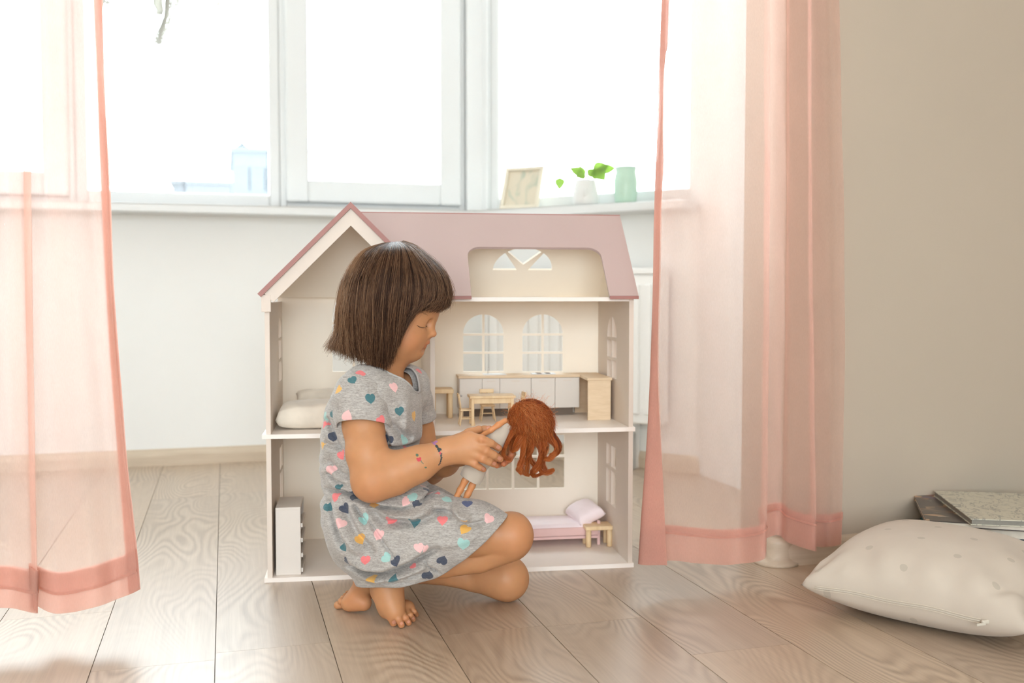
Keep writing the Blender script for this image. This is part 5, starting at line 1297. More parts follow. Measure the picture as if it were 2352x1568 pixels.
# folds: smooth grooves / ridges drawn as lines on the seen side (photo columns, rows), amplitude in metres
sl, X, Y, Z = dr.region(dr.lo, dr.lo + dr.h * dr.n)
gx, gz = np.meshgrid(X[:, 0, 0], Z[0, 0, :], indexing='ij')
def fold(pts, amp, wd, taper=True):
    P2 = [J(a, b, 1.64)[[0, 2]] for a, b in pts]; best = np.full(gx.shape, 9.0); tt = np.zeros(gx.shape); n = len(P2) - 1
    for i in range(n):
        a, b = P2[i], P2[i + 1]; ab = b - a; t = np.clip(((gx - a[0]) * ab[0] + (gz - a[1]) * ab[1]) / (ab @ ab), 0, 1)
        d = np.hypot(gx - a[0] - t * ab[0], gz - a[1] - t * ab[1]); m = d < best; best[m] = d[m]; tt[m] = (i + t[m]) / n
    e = np.exp(-(best / r_(wd)) ** 2) * amp
    if taper: e *= np.clip(np.minimum(tt, 1 - tt) * 5, 0, 1) ** 0.7
    return e
D = np.zeros(gx.shape)
for pts, amp, wd in [
    ([(792, 1290), (840, 1302), (885, 1303), (930, 1285), (975, 1262), (1018, 1238)], 0.0095, 8), ([(800, 1272), (850, 1285), (890, 1283), (940, 1264), (990, 1240)], -0.005, 15),
    ([(815, 1312), (860, 1316), (905, 1318), (950, 1300), (1000, 1275)], -0.004, 9), ([(872, 1311), (900, 1322), (940, 1312), (985, 1297)], 0.003, 7),
    ([(738, 1128), (790, 1128), (830, 1140), (880, 1158), (930, 1160), (960, 1150)], 0.0055, 5), ([(965, 1148), (985, 1135), (1000, 1125)], 0.005, 5),
    ([(880, 1026), (915, 1030), (968, 1030)], 0.005, 4), ([(740, 1020), (790, 1030)], 0.002, 8),
    ([(815, 1150), (838, 1180), (850, 1195)], 0.0045, 6), ([(840, 1165), (870, 1205), (905, 1250), (925, 1275)], 0.0022, 3.5), ([(850, 1160), (890, 1190), (960, 1175)], 0.0045, 12),
    ([(895, 1165), (950, 1172), (1000, 1150)], -0.004, 11), ([(900, 1190), (960, 1185), (1030, 1160)], 0.0035, 9), ([(980, 1150), (1010, 1165), (1050, 1170)], 0.003, 7),
    ([(1040, 1150), (1060, 1170), (1085, 1178)], -0.005, 8), ([(1050, 1185), (1080, 1190), (1120, 1185)], 0.003, 6),
    ([(752, 1150), (775, 1200), (800, 1250)], 0.004, 10), ([(765, 1150), (800, 1215), (840, 1260)], -0.004, 12), ([(790, 1150), (830, 1215), (870, 1255)], 0.0035, 9),
    ([(980, 1270), (988, 1285), (1015, 1305)], 0.003, 3.5), ([(1000, 1235), (1060, 1225), (1110, 1200)], -0.002, 14),
    ([(745, 960), (765, 1000), (790, 1040)], 0.003, 9), ([(880, 985), (890, 1010), (893, 1040)], 0.004, 7), ([(895, 960), (920, 1000), (945, 1015)], 0.002, 8),
    ([(750, 1060), (780, 1085), (810, 1095)], 0.003, 8), ([(745, 1090), (775, 1108), (800, 1115)], 0.003, 6), ([(930, 920), (935, 960), (930, 1000)], -0.002, 10),
    ([(860, 1325), (900, 1330), (960, 1322)], 0.0015, 4)]: D += fold(pts, amp * (2.2 if abs(amp) > 0.006 else 3.3), wd * 0.85)
D += 0.0011 * np.sin(gx * 150 + 5 * np.sin(gz * 60)) * np.exp(-((gz - J(900, 1075, 1.64)[2]) / 0.05) ** 2)
near = np.clip((1.735 - Y) / 0.05, 0, 1)
Dg = D[:, None, :] * near
Dg += 0.0016 * np.sin(X * 70 + Z * 35 + Y * 50) * np.sin(Z * 85 - Y * 40)
dr.S[sl] += Dg.astype(np.float32)
Vd, Qd = dr.mesh(); Vd = relax(Vd, Qd, 3); del dr.S
# cut lines: hem (drawn on the seen side and carried through), neckline
HEM = [(700, 1395), (818, 1348), (850, 1346), (922, 1336), (1000, 1318), (1035, 1296), (1075, 1262), (1120, 1222), (1165, 1180), (1215, 1125)]
HQ = np.array([J(a, b, 1.645)[[0, 2]] for a, b in HEM])
def hem_g(V):
    # >0 beyond the hem
    p = V[:, [0, 2]]; best = np.full(len(V), 9.0); sg = np.zeros(len(V))
    for a, b in zip(HQ[:-1], HQ[1:]):
        ab = b - a; t = np.clip(((p - a) @ ab) / (ab @ ab), 0, 1); q = p - a - t[:, None] * ab; d = np.hypot(q[:, 0], q[:, 1]); m = d < best - 1e-9
        best[m] = d[m]; sg[m] = np.sign(ab[0] * (p[m, 1] - a[1]) - ab[1] * (p[m, 0] - a[0]))
    return -best * sg
nc = J(900, 866, 1.705); nax = np.array([0.62, -0.30, 0.72]); nax /= np.linalg.norm(nax)
n1 = np.array([0.72, -0.02, -0.62]); n1 -= nax * (n1 @ nax); n1 /= np.linalg.norm(n1); n2 = np.cross(nax, n1)
def neck_g(V):
    q = V - nc; a = q @ n1 / 0.052; b = q @ n2 / 0.047; t = q @ nax
    return np.where(t > -0.045, (1 - np.sqrt(a * a + b * b)) * 0.05, -0.05)
def cut(V, Q, g, it=6):
    G = g(V); keep = (G[Q] < 0).sum(1) >= 2; Q = Q[keep]
    used = np.unique(Q); mp = np.full(len(V), -1); mp[used] = np.arange(len(used)); V = V[used]; Q = mp[Q]
    e = np.sort(np.concatenate([Q[:, [0, 1]], Q[:, [1, 2]], Q[:, [2, 3]], Q[:, [3, 0]]]), 1); u, c = np.unique(e, axis=0, return_counts=True); bnd = np.unique(u[c == 1])
    near = bnd[np.abs(g(V[bnd])) < 0.010]
    N = vnormals(V, Q)
    for _ in range(it):
        P0 = V[near]; g0 = g(P0); gr = np.stack([(g(P0 + d) - g(P0 - d)) / 0.001 for d in np.eye(3) * 0.0005], -1)
        gr -= N[near] * (gr * N[near]).sum(1, keepdims=True)
        V[near] = P0 - gr * (g0 / ((gr ** 2).sum(1) + 1e-3))[:, None] * 0.8
    return V, Q
Vd, Qd = cut(Vd, Qd, hem_g); Vd, Qd = cut(Vd, Qd, neck_g)
# loose flakes go
def biggest(V, Q):
    n = len(V); lab = np.arange(n)
    e = np.concatenate([Q[:, [0, 1]], Q[:, [1, 2]], Q[:, [2, 3]], Q[:, [3, 0]]])
    while True:
        new = lab.copy(); np.minimum.at(new, e[:, 0], lab[e[:, 1]]); np.minimum.at(new, e[:, 1], lab[e[:, 0]]); new = new[new]
        if (new == lab).all(): break
        lab = new
    l, c = np.unique(lab, return_counts=True); keep = lab == l[np.argmax(c)]
    Q = Q[keep[Q[:, 0]]]; mp = np.full(n, -1); mp[keep] = np.arange(keep.sum()); return V[keep], mp[Q]
Vd, Qd = biggest(Vd, Qd); Vd[:, 2] = np.maximum(Vd[:, 2], 0.004)

def dress_mat():
    t = NT('heart_jersey'); v = t.coord('Object', (90, 90, 520)); n = t.noise(v, 1.0, 4, 0.65); n2 = t.noise(t.coord('Object', (300, 300, 900)), 1.0, 3, 0.6)
    base = t.ramp(t.math('MULTIPLY_ADD', n2, 0.5, t.math('MULTIPLY', n, 0.5)), [(0.34, (0.255, 0.238, 0.222)), (0.52, (0.41, 0.388, 0.366)), (0.68, (0.55, 0.525, 0.498))])
    uvn = t.add('ShaderNodeUVMap', uv_map='heart_uv'); sep = t.add('ShaderNodeSeparateXYZ'); t.l.new(uvn.outputs['UV'], sep.inputs[0])
    x, y = sep.outputs['X'], sep.outputs['Y']
    ax = t.math('ABSOLUTE', x)
    # heart: a disc sheared along |x|
    yy = t.math('SUBTRACT', t.math('MULTIPLY', y, 1.10), t.math('MULTIPLY', t.math('SQRT', ax), 0.62)); 
    rr = t.math('ADD', t.math('MULTIPLY', x, x), t.math('MULTIPLY', yy, yy))
    inside = t.math('LESS_THAN', rr, 0.86)
    hc = t.add('ShaderNodeAttribute', attribute_name='heart_color')
    colr = t.mix(t.math('MULTIPLY', inside, 0.95), base, t.mix(0.12, hc.outputs['Color'], base))
    t.col(colr); t.set(Roughness=0.92, Sheen_Weight=0.25, Specular_IOR_Level=0.1); t.bump(n2, 0.2, 0.0005); return t.m
M['dress'] = dress_mat()
HC = dict(t=(0.012, 0.135, 0.165), y=(0.78, 0.42, 0.06), n=(0.012, 0.03, 0.075), p=(0.86, 0.50, 0.50), a=(0.33, 0.60, 0.57), c=(0.82, 0.17, 0.18), b=(0.04, 0.07, 0.20))
zz2 = lambda x, y: (700 + x / 2.613, 880 + y / 2.613)
HEARTS_SLEEVE = [(395, 100, 't', 0.0, 1), (195, 45, 'y', -0.5, .95), (470, 40, 'n', 0.3, 1), (255, 185, 'p', 2.9, 1.1), (205, 245, 'n', 0.4, 0.9), (463, 232, 'c', 0.5, 1.0), (340, -70, 'c', 2.7, 1.0), (500, 60, 'p', 0.3, .9), (290, -15, 't', .6, .9), (120, 40, 'a', 0, 1)]
HEARTS = [(568, 175, 't', 0.2, .9), (655, 205, 'y', 0.15, 1), (122, 205, 'a', 0.1, .95), (165, 190, 't', 0.6, .8), (180, 325, 'n', 0.2, 1.0), (220, 437, 'c', 0.5, 1.0), (483, 345, 'n', -0.4, 1.15), (597, 350, 'a', -0.6, 1.0), (628, 402, 'c', 0.4, .75), (520, 437, 'y', 3.1, 1.1),
    (185, 690, 'c', 0.35, 1.1), (135, 748, 't', 0.5, 1.0), (248, 760, 'n', 0.6, 1.0), (302, 685, 'n', 0.2, .9), (200, 632, 't', 0.1, .7), (430, 722, 'y', 0.1, .9), (652, 688, 'a', 0.5, 1.1), (665, 722, 'n', -0.3, .95), (603, 716, 'p', -0.4, 1.0), (862, 700, 'a', 0.6, 1.0), (975, 726, 'b', -0.1, 1.05),
    (664, 835, 't', 0.05, 1.05), (826, 825, 'c', -0.05, 1.05), (358, 835, 'a', 0.2, 1.0), (210, 847, 'p', -0.2, 1.05), (515, 822, 'c', -0.7, 1.0), (443, 918, 'p', -0.3, 1.05), (335, 944, 'y', 0.5, 1.0), (242, 986, 't', 0.7, .95), (955, 880, 'y', -0.5, 1.1), (952, 975, 'a', -0.1, 1.2), (1102, 818, 'p', -0.6, 1.05),
    (830, 1055, 'n', 2.7, 1.05), (364, 1070, 'c', 0.1, .95), (495, 1055, 'a', 0.9, 1.0), (545, 1076, 'n', 0.3, 1.0), (688, 995, 'p', 0.2, .9), (722, 1002, 'p', 0.0, .75), (655, 1097, 'c', 1.2, .7), (258, 1078, 'n', 0.9, .95), (398, 1176, 'y', 2.95, 1.1), (535, 1180, 't', 3.05, 1.1), (742, 1147, 'n', 3.0, 1.1),
    (620, -70, 'p', -.3, .9), (690, -70, 'c', .2, .8), (540, 30, 'p', 0.2, 1.0), (115, 255, 'c', 0.0, 0.8), (150, 530, 'p', 0.1, 1.0), (105, 380, 'y', 0, .8), (600, 500, 't', 0.2, 1), (800, 660, 'c', .3, .6), (740, 640, 'n', .2, .8)]
def hearts_on(me, V, Q, seen, seed):
    """every heart = point on the cloth + tangent frame; each face takes the print coordinates of its nearest heart"""
    bv = bvh_of(fromQ(V), Q); W = fromQ(V); HP_ = []; N_all = fromQ(vnormals(V, Q))
    for px, py, cc, rot, sc in seen:
        h, n = shoot(*zz2(px, py), bv)
        if h is None: continue
        n = N_all[np.linalg.norm(W - np.array(h), axis=1) < 0.012].sum(0); n /= np.linalg.norm(n); n = n if n @ cF < 0 else -n; up = cU - n * (cU @ n); up /= np.linalg.norm(up); rt = np.cross(up, n)
        u = rt * math.cos(rot) + up * math.sin(rot); v = -rt * math.sin(rot) + up * math.cos(rot)
        HP_.append((np.array(h), u, v, 0.0090 * sc, HC[cc]))
    N = N_all; rs = np.random.default_rng(seed); cols = list(HC.values()); order = rs.permutation(len(W))[:6000]
    pts = [p[0] for p in HP_]; ns = len(pts); lows = [p for p in HP_]
    for i in ([] if seed == 22 else order):
        p = W[i]
        if N[i] @ (p - cC) < 0.1 * np.linalg.norm(p - cC): continue        # the seen side is filled from the photograph
        if pts and min(np.linalg.norm(p - q) for q in pts) < 0.030: continue
        n = N[i]; up = np.array([0, 0, 1.0]) - n * n[2]
        if np.linalg.norm(up) < 0.1: continue
        up /= np.linalg.norm(up); rt = np.cross(up, n); rot = rs.uniform(0, 6.28)
        pts.append(p); HP_.append((p, rt * math.cos(rot) + up * math.sin(rot), -rt * math.sin(rot) + up * math.cos(rot), 0.0090 * rs.uniform(.9, 1.1), cols[rs.integers(len(cols))]))
        if len(pts) > ns + 70: break
    if not HP_: HP_.append((np.array([0, 0, 50.0]), np.array([1.0, 0, 0]), np.array([0, 1.0, 0]), 0.009, HC['p']))
    Cn = W[Q].mean(1); H0 = np.array([p[0] for p in HP_]); best = np.zeros(len(Q), int); bd = np.full(len(Q), 9.0)
    for k_, p in enumerate(H0):
        d = np.linalg.norm(Cn - p, axis=1) / (HP_[k_][3] / 0.0090); m = d < bd; bd[m] = d[m]; best[m] = k_
    U_ = np.array([p[1] for p in HP_]); V_ = np.array([p[2] for p in HP_]); S_ = np.array([p[3] for p in HP_]); C_ = np.array([p[4] for p in HP_])
    Fp = W[Q]; rel = Fp - H0[best][:, None, :]; uv = np.stack([(rel * U_[best][:, None, :]).sum(2), (rel * V_[best][:, None, :]).sum(2)], -1) / S_[best][:, None, None]
    nn_ = np.cross(U_, V_)[best]; far = (bd > 0.030) | (np.abs((rel.mean(1) * nn_).sum(1)) > 0.015); uv[far] = 5.0
    ul = me.uv_layers.new(name='heart_uv'); ul.data.foreach_set('uv', uv.reshape(-1).astype(np.float32))
    ca = me.color_attributes.new('heart_color', 'FLOAT_COLOR', 'CORNER'); cc = np.ones((len(Q), 4, 4), np.float32); cc[:, :, :3] = C_[best][:, None, :]; ca.data.foreach_set('color', cc.ravel())
def cloth_obj(name, V, Q, m, thick, parent, seen, seed):
    me = mesh_np(name, fromQ(V) - GB, Q)
    assert len(me.polygons) == len(Q)
    hearts_on(me, V, Q, seen, seed)
    o = link(name, me, m, parent); so = o.modifiers.new('thickness', 'SOLIDIFY'); so.thickness = thick; so.offset = -1; so.use_even_offset = False; return o
dress = cloth_obj('dress', Vd, Qd, M['dress'], 0.0014, girl, HEARTS, 5)
dress['label'] = 'short sleeved grey jersey dress printed with coloured hearts'
# rib band round the neckline
q_ = Vd - nc; Gn = np.abs(neck_g(Vd)); e_ = np.sort(np.concatenate([Qd[:, [0, 1]], Qd[:, [1, 2]], Qd[:, [2, 3]], Qd[:, [3, 0]]]), 1); u_, c_ = np.unique(e_, axis=0, return_counts=True); bd_ = np.unique(u_[c_ == 1]); bd_ = bd_[(Gn[bd_] < 0.003)]
ang_ = np.arctan2(q_[bd_] @ n2 / 0.047, q_[bd_] @ n1 / 0.052); o_ = np.argsort(ang_); pb = Vd[bd_][o_]; ab_ = ang_[o_]
gridA = np.linspace(-math.pi, math.pi, 61)[:-1]; ring = []
for g_ in gridA:
    dlt = np.abs((ab_ - g_ + math.pi) % (2 * math.pi) - math.pi); wgt = np.exp(-(dlt / 0.09) ** 2) + 1e-9; ring.append((pb * wgt[:, None]).sum(0) / wgt.sum())
ring = np.array(ring + ring[:1]); bm = bmesh.new(); bm_tube(bm, [Vector(x) for x in (fromQ(ring) - GB)], 0.0019, 8, False); me = bm_mesh(bm, 'neckband', True)
M['rib'] = clothmat('grey_rib', (0.42, 0.405, 0.39), 0.06, 1500, 0.95, 0.2, 0.3); link('neckband', me, M['rib'], dress)
# sleeves: short tubes over the upper arms with a turned hem
def sleeve(sh, pts, rs, hem_p, hem_n, seed, seen):
    lo = np.min(pts, 0) - 0.07; hi = np.max(pts, 0) + 0.07
    f = Field(lo, hi, 0.0024); f.chain(pts, rs, k=0.012)
    sl, X, Y, Z = f.region(f.lo, f.lo + f.h * f.n)
    f.S[sl] += (0.0016 * np.sin(X * 110 + Z * 60) * np.sin(Y * 90 + Z * 40) + 0.001 * np.sin(X * 60 - Z * 190)).astype(np.float32)
    V, Q = f.mesh(); V = relax(V, Q, 2)
    hn = np.array(hem_n, float); hn /= np.linalg.norm(hn); hp_ = np.array(hem_p)
    V, Q = cut(V, Q, lambda v: (v - hp_) @ hn); V, Q = cut(V, Q, neck_g); V, Q = biggest(V, Q)
    return cloth_obj('sleeve', V, Q, M['dress'], 0.0014, dress, seen, seed)
s_pts = [J(846, 886, 1.672), J(828, 915, 1.642), J(832, 955, 1.634), J(836, 1000, 1.628)]
hp0 = J(832, 969, 1.600); hn0 = J(836, 1040, 1.612) - J(830, 930, 1.642); hn0 = hn0 / np.linalg.norm(hn0) + np.array([-0.10, 0.0, -0.0])
sleeve(sh_n, s_pts, [r_(48), r_(60), r_(59), r_(57)], hp0, hn0, 21, HEARTS_SLEEVE)
f_pts = [J(930, 886, 1.77), J(940, 912, 1.795), J(950, 955, 1.812), J(957, 1000, 1.825)]
sleeve(sh_f, f_pts, [r_(46), r_(52), r_(50), r_(49)], J(950, 965, 1.815), (0.1, 0.15, -1), 22, [])

# ---------------------------------------------------------------- hair: guide curves swept round the crown, then thousands of strands
def cr1(K, t):       # Catmull-Rom through K (m x 3) at t in 0..1
    m = len(K) - 1; x = np.clip(t, 0, 1) * m; i = np.minimum(x.astype(int), m - 1); f = (x - i)[:, None]
    p = [K[np.clip(i + d, 0, m)] for d in (-1, 0, 1, 2)]
    return 0.5 * (2 * p[1] + (p[2] - p[0]) * f + (2 * p[0] - 5 * p[1] + 4 * p[2] - p[3]) * f ** 2 + (3 * p[1] - p[0] - 3 * p[2] + p[3]) * f ** 3)
def guide_surface(G):   # G: g x m x 3 guides, periodic over g
    G = np.asarray(G)
    def at(th, t):      # arrays
        g = len(G); x = (th % 1.0) * g; i = x.astype(int); f = (x - i); out = 0
        P_ = [np.stack([cr1(G[k % g], t) for k in range(g)], 0)]
        A = P_[0]; ar = np.arange(len(t)); p = [A[(i + d) % g, ar] for d in (-1, 0, 1, 2)]; f = f[:, None]
        return 0.5 * (2 * p[1] + (p[2] - p[0]) * f + (2 * p[0] - 5 * p[1] + 4 * p[2] - p[3]) * f ** 2 + (3 * p[1] - p[0] - 3 * p[2] + p[3]) * f ** 3)
    return at
def strands_mesh(name, C3, rad, tone, sides=3):
    """C3: n x m x 3 strand points, rad: n x m, tone: n -> one mesh of thin three sided tubes"""
    n, m, _ = C3.shape; T_ = np.gradient(C3, axis=1); T_ /= np.linalg.norm(T_, axis=2, keepdims=True) + 1e-12
    ref = np.broadcast_to(np.array([0.31, 0.2, 0.93]), T_.shape); A = np.cross(T_, ref); A /= np.linalg.norm(A, axis=2, keepdims=True) + 1e-9; B = np.cross(T_, A)
    V = np.stack([C3 + (A * math.cos(2 * math.pi * j / sides) + B * math.sin(2 * math.pi * j / sides)) * rad[..., None] for j in range(sides)], 2).reshape(-1, 3)
    base = (np.arange(n)[:, None] * m + np.arange(m - 1)[None, :]) * sides; Q = []
    for j in range(sides): j2 = (j + 1) % sides; Q.append(np.stack([base + j, base + j2, base + sides + j2, base + sides + j], -1).reshape(-1, 4))
    me = mesh_np(name, V, np.concatenate(Q))
    at = me.attributes.new('tone', 'FLOAT', 'POINT'); at.data.foreach_set('value', np.repeat(tone, m * sides).astype(np.float32)); 
    return me
def hair_mat(name, stops, rough=0.42, tr=0.3):
    t = NT(name); at = t.add('ShaderNodeAttribute', attribute_name='tone'); v = t.coord('Object'); n = t.noise(v, 90, 3)
    c = t.ramp(t.math('MULTIPLY_ADD', n, 0.22, t.math('MULTIPLY_ADD', at.outputs['Fac'], 0.9, -0.06)), stops)
    t.col(c); t.set(Roughness=rough, Specular_IOR_Level=0.35)
    tl_ = t.add('ShaderNodeBsdfTranslucent'); t.l.new(c, tl_.inputs['Color']); mx = t.add('ShaderNodeMixShader'); mx.inputs[0].default_value = tr
    t.l.new(t.b.outputs[0], mx.inputs[1]); t.l.new(tl_.outputs[0], mx.inputs[2]); t.l.new(mx.outputs[0], t.out.inputs['Surface']); return t.m
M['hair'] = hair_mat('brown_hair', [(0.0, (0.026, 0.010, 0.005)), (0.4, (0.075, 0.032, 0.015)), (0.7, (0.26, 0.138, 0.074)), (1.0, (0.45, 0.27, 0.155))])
cw = J(893, 552, 1.725)
GUIDES = [
    # from the parting to the tip; the order runs round the head: seen side -> back -> far side -> fringe
    [(0, 0, 0), (890, 577, 1.655), (874, 640, 1.632), (866, 710, 1.630), (866, 780, 1.636), (868, 845, 1.648)],      # seen side, middle
    [(0, 0, 0), (866, 575, 1.657), (836, 640, 1.632), (828, 710, 1.628), (830, 780, 1.636), (842, 840, 1.646)],
    [(0, 0, 0), (846, 577, 1.668), (810, 640, 1.648), (800, 710, 1.642), (800, 775, 1.650), (806, 828, 1.658)],
    [(0, 0, 0), (832, 580, 1.695), (796, 640, 1.678), (784, 710, 1.674), (780, 765, 1.678), (766, 810, 1.68)],
    [(0, 0, 0), (832, 580, 1.725), (791, 640, 1.722), (777, 710, 1.720), (774, 760, 1.722), (753, 800, 1.722)],       # back
    [(0, 0, 0), (840, 578, 1.765), (803, 640, 1.772), (788, 710, 1.774), (786, 775, 1.772), (785, 812, 1.768)],
    [(0, 0, 0), (866, 572, 1.785), (850, 640, 1.808), (842, 710, 1.812), (842, 780, 1.806), (850, 832, 1.795)],       # far side
    [(0, 0, 0), (905, 572, 1.788), (910, 640, 1.808), (910, 710, 1.806), (908, 770, 1.795), (905, 815, 1.785)],
    [(0, 0, 0), (945, 572, 1.775), (985, 630, 1.775), (995, 690, 1.768), (990, 712, 1.762), (985, 722, 1.758)],      # far fringe
    [(0, 0, 0), (960, 568, 1.735), (1012, 615, 1.730), (1032, 660, 1.722), (1034, 685, 1.715), (1028, 706, 1.708)],  # fringe, middle
    [(0, 0, 0), (958, 572, 1.700), (1006, 618, 1.692), (1024, 665, 1.684), (1020, 698, 1.679), (1006, 716, 1.674)],
    [(0, 0, 0), (946, 574, 1.672), (978, 630, 1.655), (984, 680, 1.651), (968, 706, 1.650), (945, 724, 1.648)],       # near fringe
    [(0, 0, 0), (918, 574, 1.658), (916, 640, 1.634), (909, 700, 1.632), (902, 775, 1.640), (897, 843, 1.650)],       # lock in front of the ear
]
def root_pt(g):     # roots lie along a short parting, not in one point
    t = min(1, max(0, (g[-1][0] - 760) / 250)); return (886 + 40 * t, 557 - 4 * t, 1.736 - 0.012 * t)
GQ = np.array([[J(*root_pt(g))] + [J(*p) for p in g[1:]] for g in GUIDES]); surf = guide_surface(GQ)
hcen = Hc.copy()
def inset(Pn, d, zlow=J(900, 760, 1.7)[2]):
    """move towards the head axis by d"""
    q = Pn - hcen; q[:, 2] = np.maximum(q[:, 2], 0) + np.minimum(q[:, 2], 0) * 0.25; l = np.linalg.norm(q, axis=1, keepdims=True) + 1e-9; return Pn - q / l * d[:, None]
# dark under-shell so that no scalp shows
nt, nh = 22, 96
th = np.repeat(np.arange(nh) / nh, nt); tt = np.tile(np.linspace(0.02, 0.93, nt), nh)
Sh = inset(surf(th, tt), np.full(len(th), 0.0085)); idx = np.arange(nh * nt).reshape(nh, nt); idn = np.roll(idx, -1, 0)
Qs = np.stack([idx[:, :-1], idn[:, :-1], idn[:, 1:], idx[:, 1:]], -1).reshape(-1, 4)
def hair_block(n, m, depth, amp, tlo, thi, r0, lump, rsd, tone=(0.25, 0.75), end=(0.86, 1.0), thr=None):
    rs = np.random.default_rng(rsd); th0 = rs.uniform(0, 1, n) if thr is None else rs.uniform(*thr, n); t0 = rs.uniform(tlo, thi, n) ** 1.2; t1 = rs.uniform(*end, n)
    # clumps: strands near each other share an offset
    nc_ = 260; cth = rs.uniform(0, 1, nc_); ci = np.argmin(np.abs((th0[:, None] - cth[None, :] + 0.5) % 1 - 0.5), 1); ct = rs.normal(0, 1, nc_); cs = rs.uniform(-1, 1, nc_)
    s = np.linspace(0, 1, m)[None, :]; T_ = t0[:, None] + (t1 - t0)[:, None] * s
    pull = lump * (cth[ci] - th0)[:, None] * T_ ** 1.5
    TH = th0[:, None] + ((pull + 0.5) % 1 - 0.5) + (0.012 * cs[ci] + rs.normal(0, 0.006, n))[:, None] * T_ ** 2
    Pn = surf(TH.ravel() % 1.0, T_.ravel())
    dep = (rs.uniform(0, 1, n) ** 1.3 * depth)[:, None] * (0.25 + 0.75 * np.minimum(1, T_ * 2)) + 0.0015 * np.sin(ct[ci] * 7)[:, None] * T_
    Pn = inset(Pn, dep.ravel()).reshape(n, m, 3)
    f1, f2 = rs.uniform(3, 8, (n, 1)), rs.uniform(0, 6.28, (n, 1, 3))
    Pn = Pn + amp * T_[..., None] ** 1.3 * np.sin(f1[..., None] * s[..., None] + f2) + rs.normal(0, amp * 0.25, (n, 1, 3)) * T_[..., None]
    rad = r0 * rs.uniform(0.7, 1.2, (n, 1)) * (1 - 0.65 * s ** 3)
    tn = np.clip(rs.uniform(*tone, n) + 0.17 * np.sin(ct[ci] * 9) + 0.46 * np.exp(-((th0 - 0.31) / 0.12) ** 2) - 0.15 * np.exp(-(((th0 + 0.5) % 1 - 0.47) / 0.13) ** 2), 0, 1)  # window light put into the back strands' tone; front of seen side darker
    return Pn, rad, tn
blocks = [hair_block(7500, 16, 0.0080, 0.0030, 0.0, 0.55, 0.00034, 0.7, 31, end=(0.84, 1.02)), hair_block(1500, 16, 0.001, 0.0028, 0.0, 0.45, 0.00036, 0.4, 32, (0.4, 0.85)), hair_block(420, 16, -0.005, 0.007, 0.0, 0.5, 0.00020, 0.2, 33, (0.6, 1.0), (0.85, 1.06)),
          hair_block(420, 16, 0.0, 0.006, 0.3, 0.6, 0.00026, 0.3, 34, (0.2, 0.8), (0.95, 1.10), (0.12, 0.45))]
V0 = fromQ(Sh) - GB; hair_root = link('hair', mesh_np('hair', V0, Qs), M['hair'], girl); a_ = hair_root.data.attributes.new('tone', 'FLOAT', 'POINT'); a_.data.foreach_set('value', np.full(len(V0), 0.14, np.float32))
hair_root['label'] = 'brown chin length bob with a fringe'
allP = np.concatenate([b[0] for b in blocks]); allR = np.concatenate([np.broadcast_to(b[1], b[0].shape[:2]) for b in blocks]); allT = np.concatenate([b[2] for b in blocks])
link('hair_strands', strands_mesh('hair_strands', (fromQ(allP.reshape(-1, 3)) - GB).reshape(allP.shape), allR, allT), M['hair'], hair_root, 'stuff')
# ---------------------------------------------------------------- the doll in her hands
dd = 1.650
DB = fromQ(np.array([J(1112, 1045, dd)]))[0]
doll = thing('doll', 'slim doll with curly red hair and a beige dress held in the girl\'s hands', 'doll', DB)
M['doll_skin'] = skin_mat('doll_skin', (0.62, 0.27, 0.11))
df = Field(J(1000, 1180, dd) - np.array([0, 0.06, 0]), J(1300, 880, dd) + np.array([0, 0.06, 0]), 0.0013)
df.chain([J(1086, 1082, dd), J(1110, 1048, dd), J(1135, 1012, dd), J(1158, 982, dd)], [r_(17), r_(16), r_(19), r_(15)], k=0.006)
for s, hp_, kp, fp in ((1, (1080, 1085), (1068, 1104), (1046, 1146)), (-1, (1094, 1092), (1084, 1116), (1066, 1152))):
    df.chain([J(*hp_, dd - s * 0.003), J(*kp, dd - s * 0.003), J((kp[0] + fp[0]) / 2, (kp[1] + fp[1]) / 2, dd - s * 0.003), J(*fp, dd - s * 0.003), J(fp[0] - 10, fp[1] + 18, dd - s * 0.003)], [r_(8), r_(7.4), r_(6.9), r_(6.2), r_(5)], k=0.003)
df.chain([J(1160, 966, dd - 0.012), J(1145, 975, dd - 0.017), J(1127, 988, dd - 0.018), J(1104, 1001, dd - 0.012)], [r_(6.2), r_(6.2), r_(5.6), r_(5.0)], k=0.003)      # arm over the chest
df.chain([J(1172, 990, dd + 0.014), J(1160, 1015, dd + 0.018), J(1140, 1040, dd + 0.016)], [r_(6), r_(5.8), r_(5)], k=0.003)
df.cap(J(1160, 980, dd), J(1182, 968, dd), r_(10), r_(10), k=0.005)
df.ell(J(1208, 962, dd + 0.004), (r_(34), r_(33), r_(36)), k=0.006)
df.cap(J(1196, 990, dd - 0.014), J(1199, 993, dd - 0.016), r_(4), r_(3), k=0.004)
V, Q = df.mesh(); V = relax(V, Q, 2)
o = link('doll_body', mesh_np('doll_body', fromQ(V) - DB, Q), M['doll_skin'], doll); color_attr(o.data, np.ones((len(V), 3)))
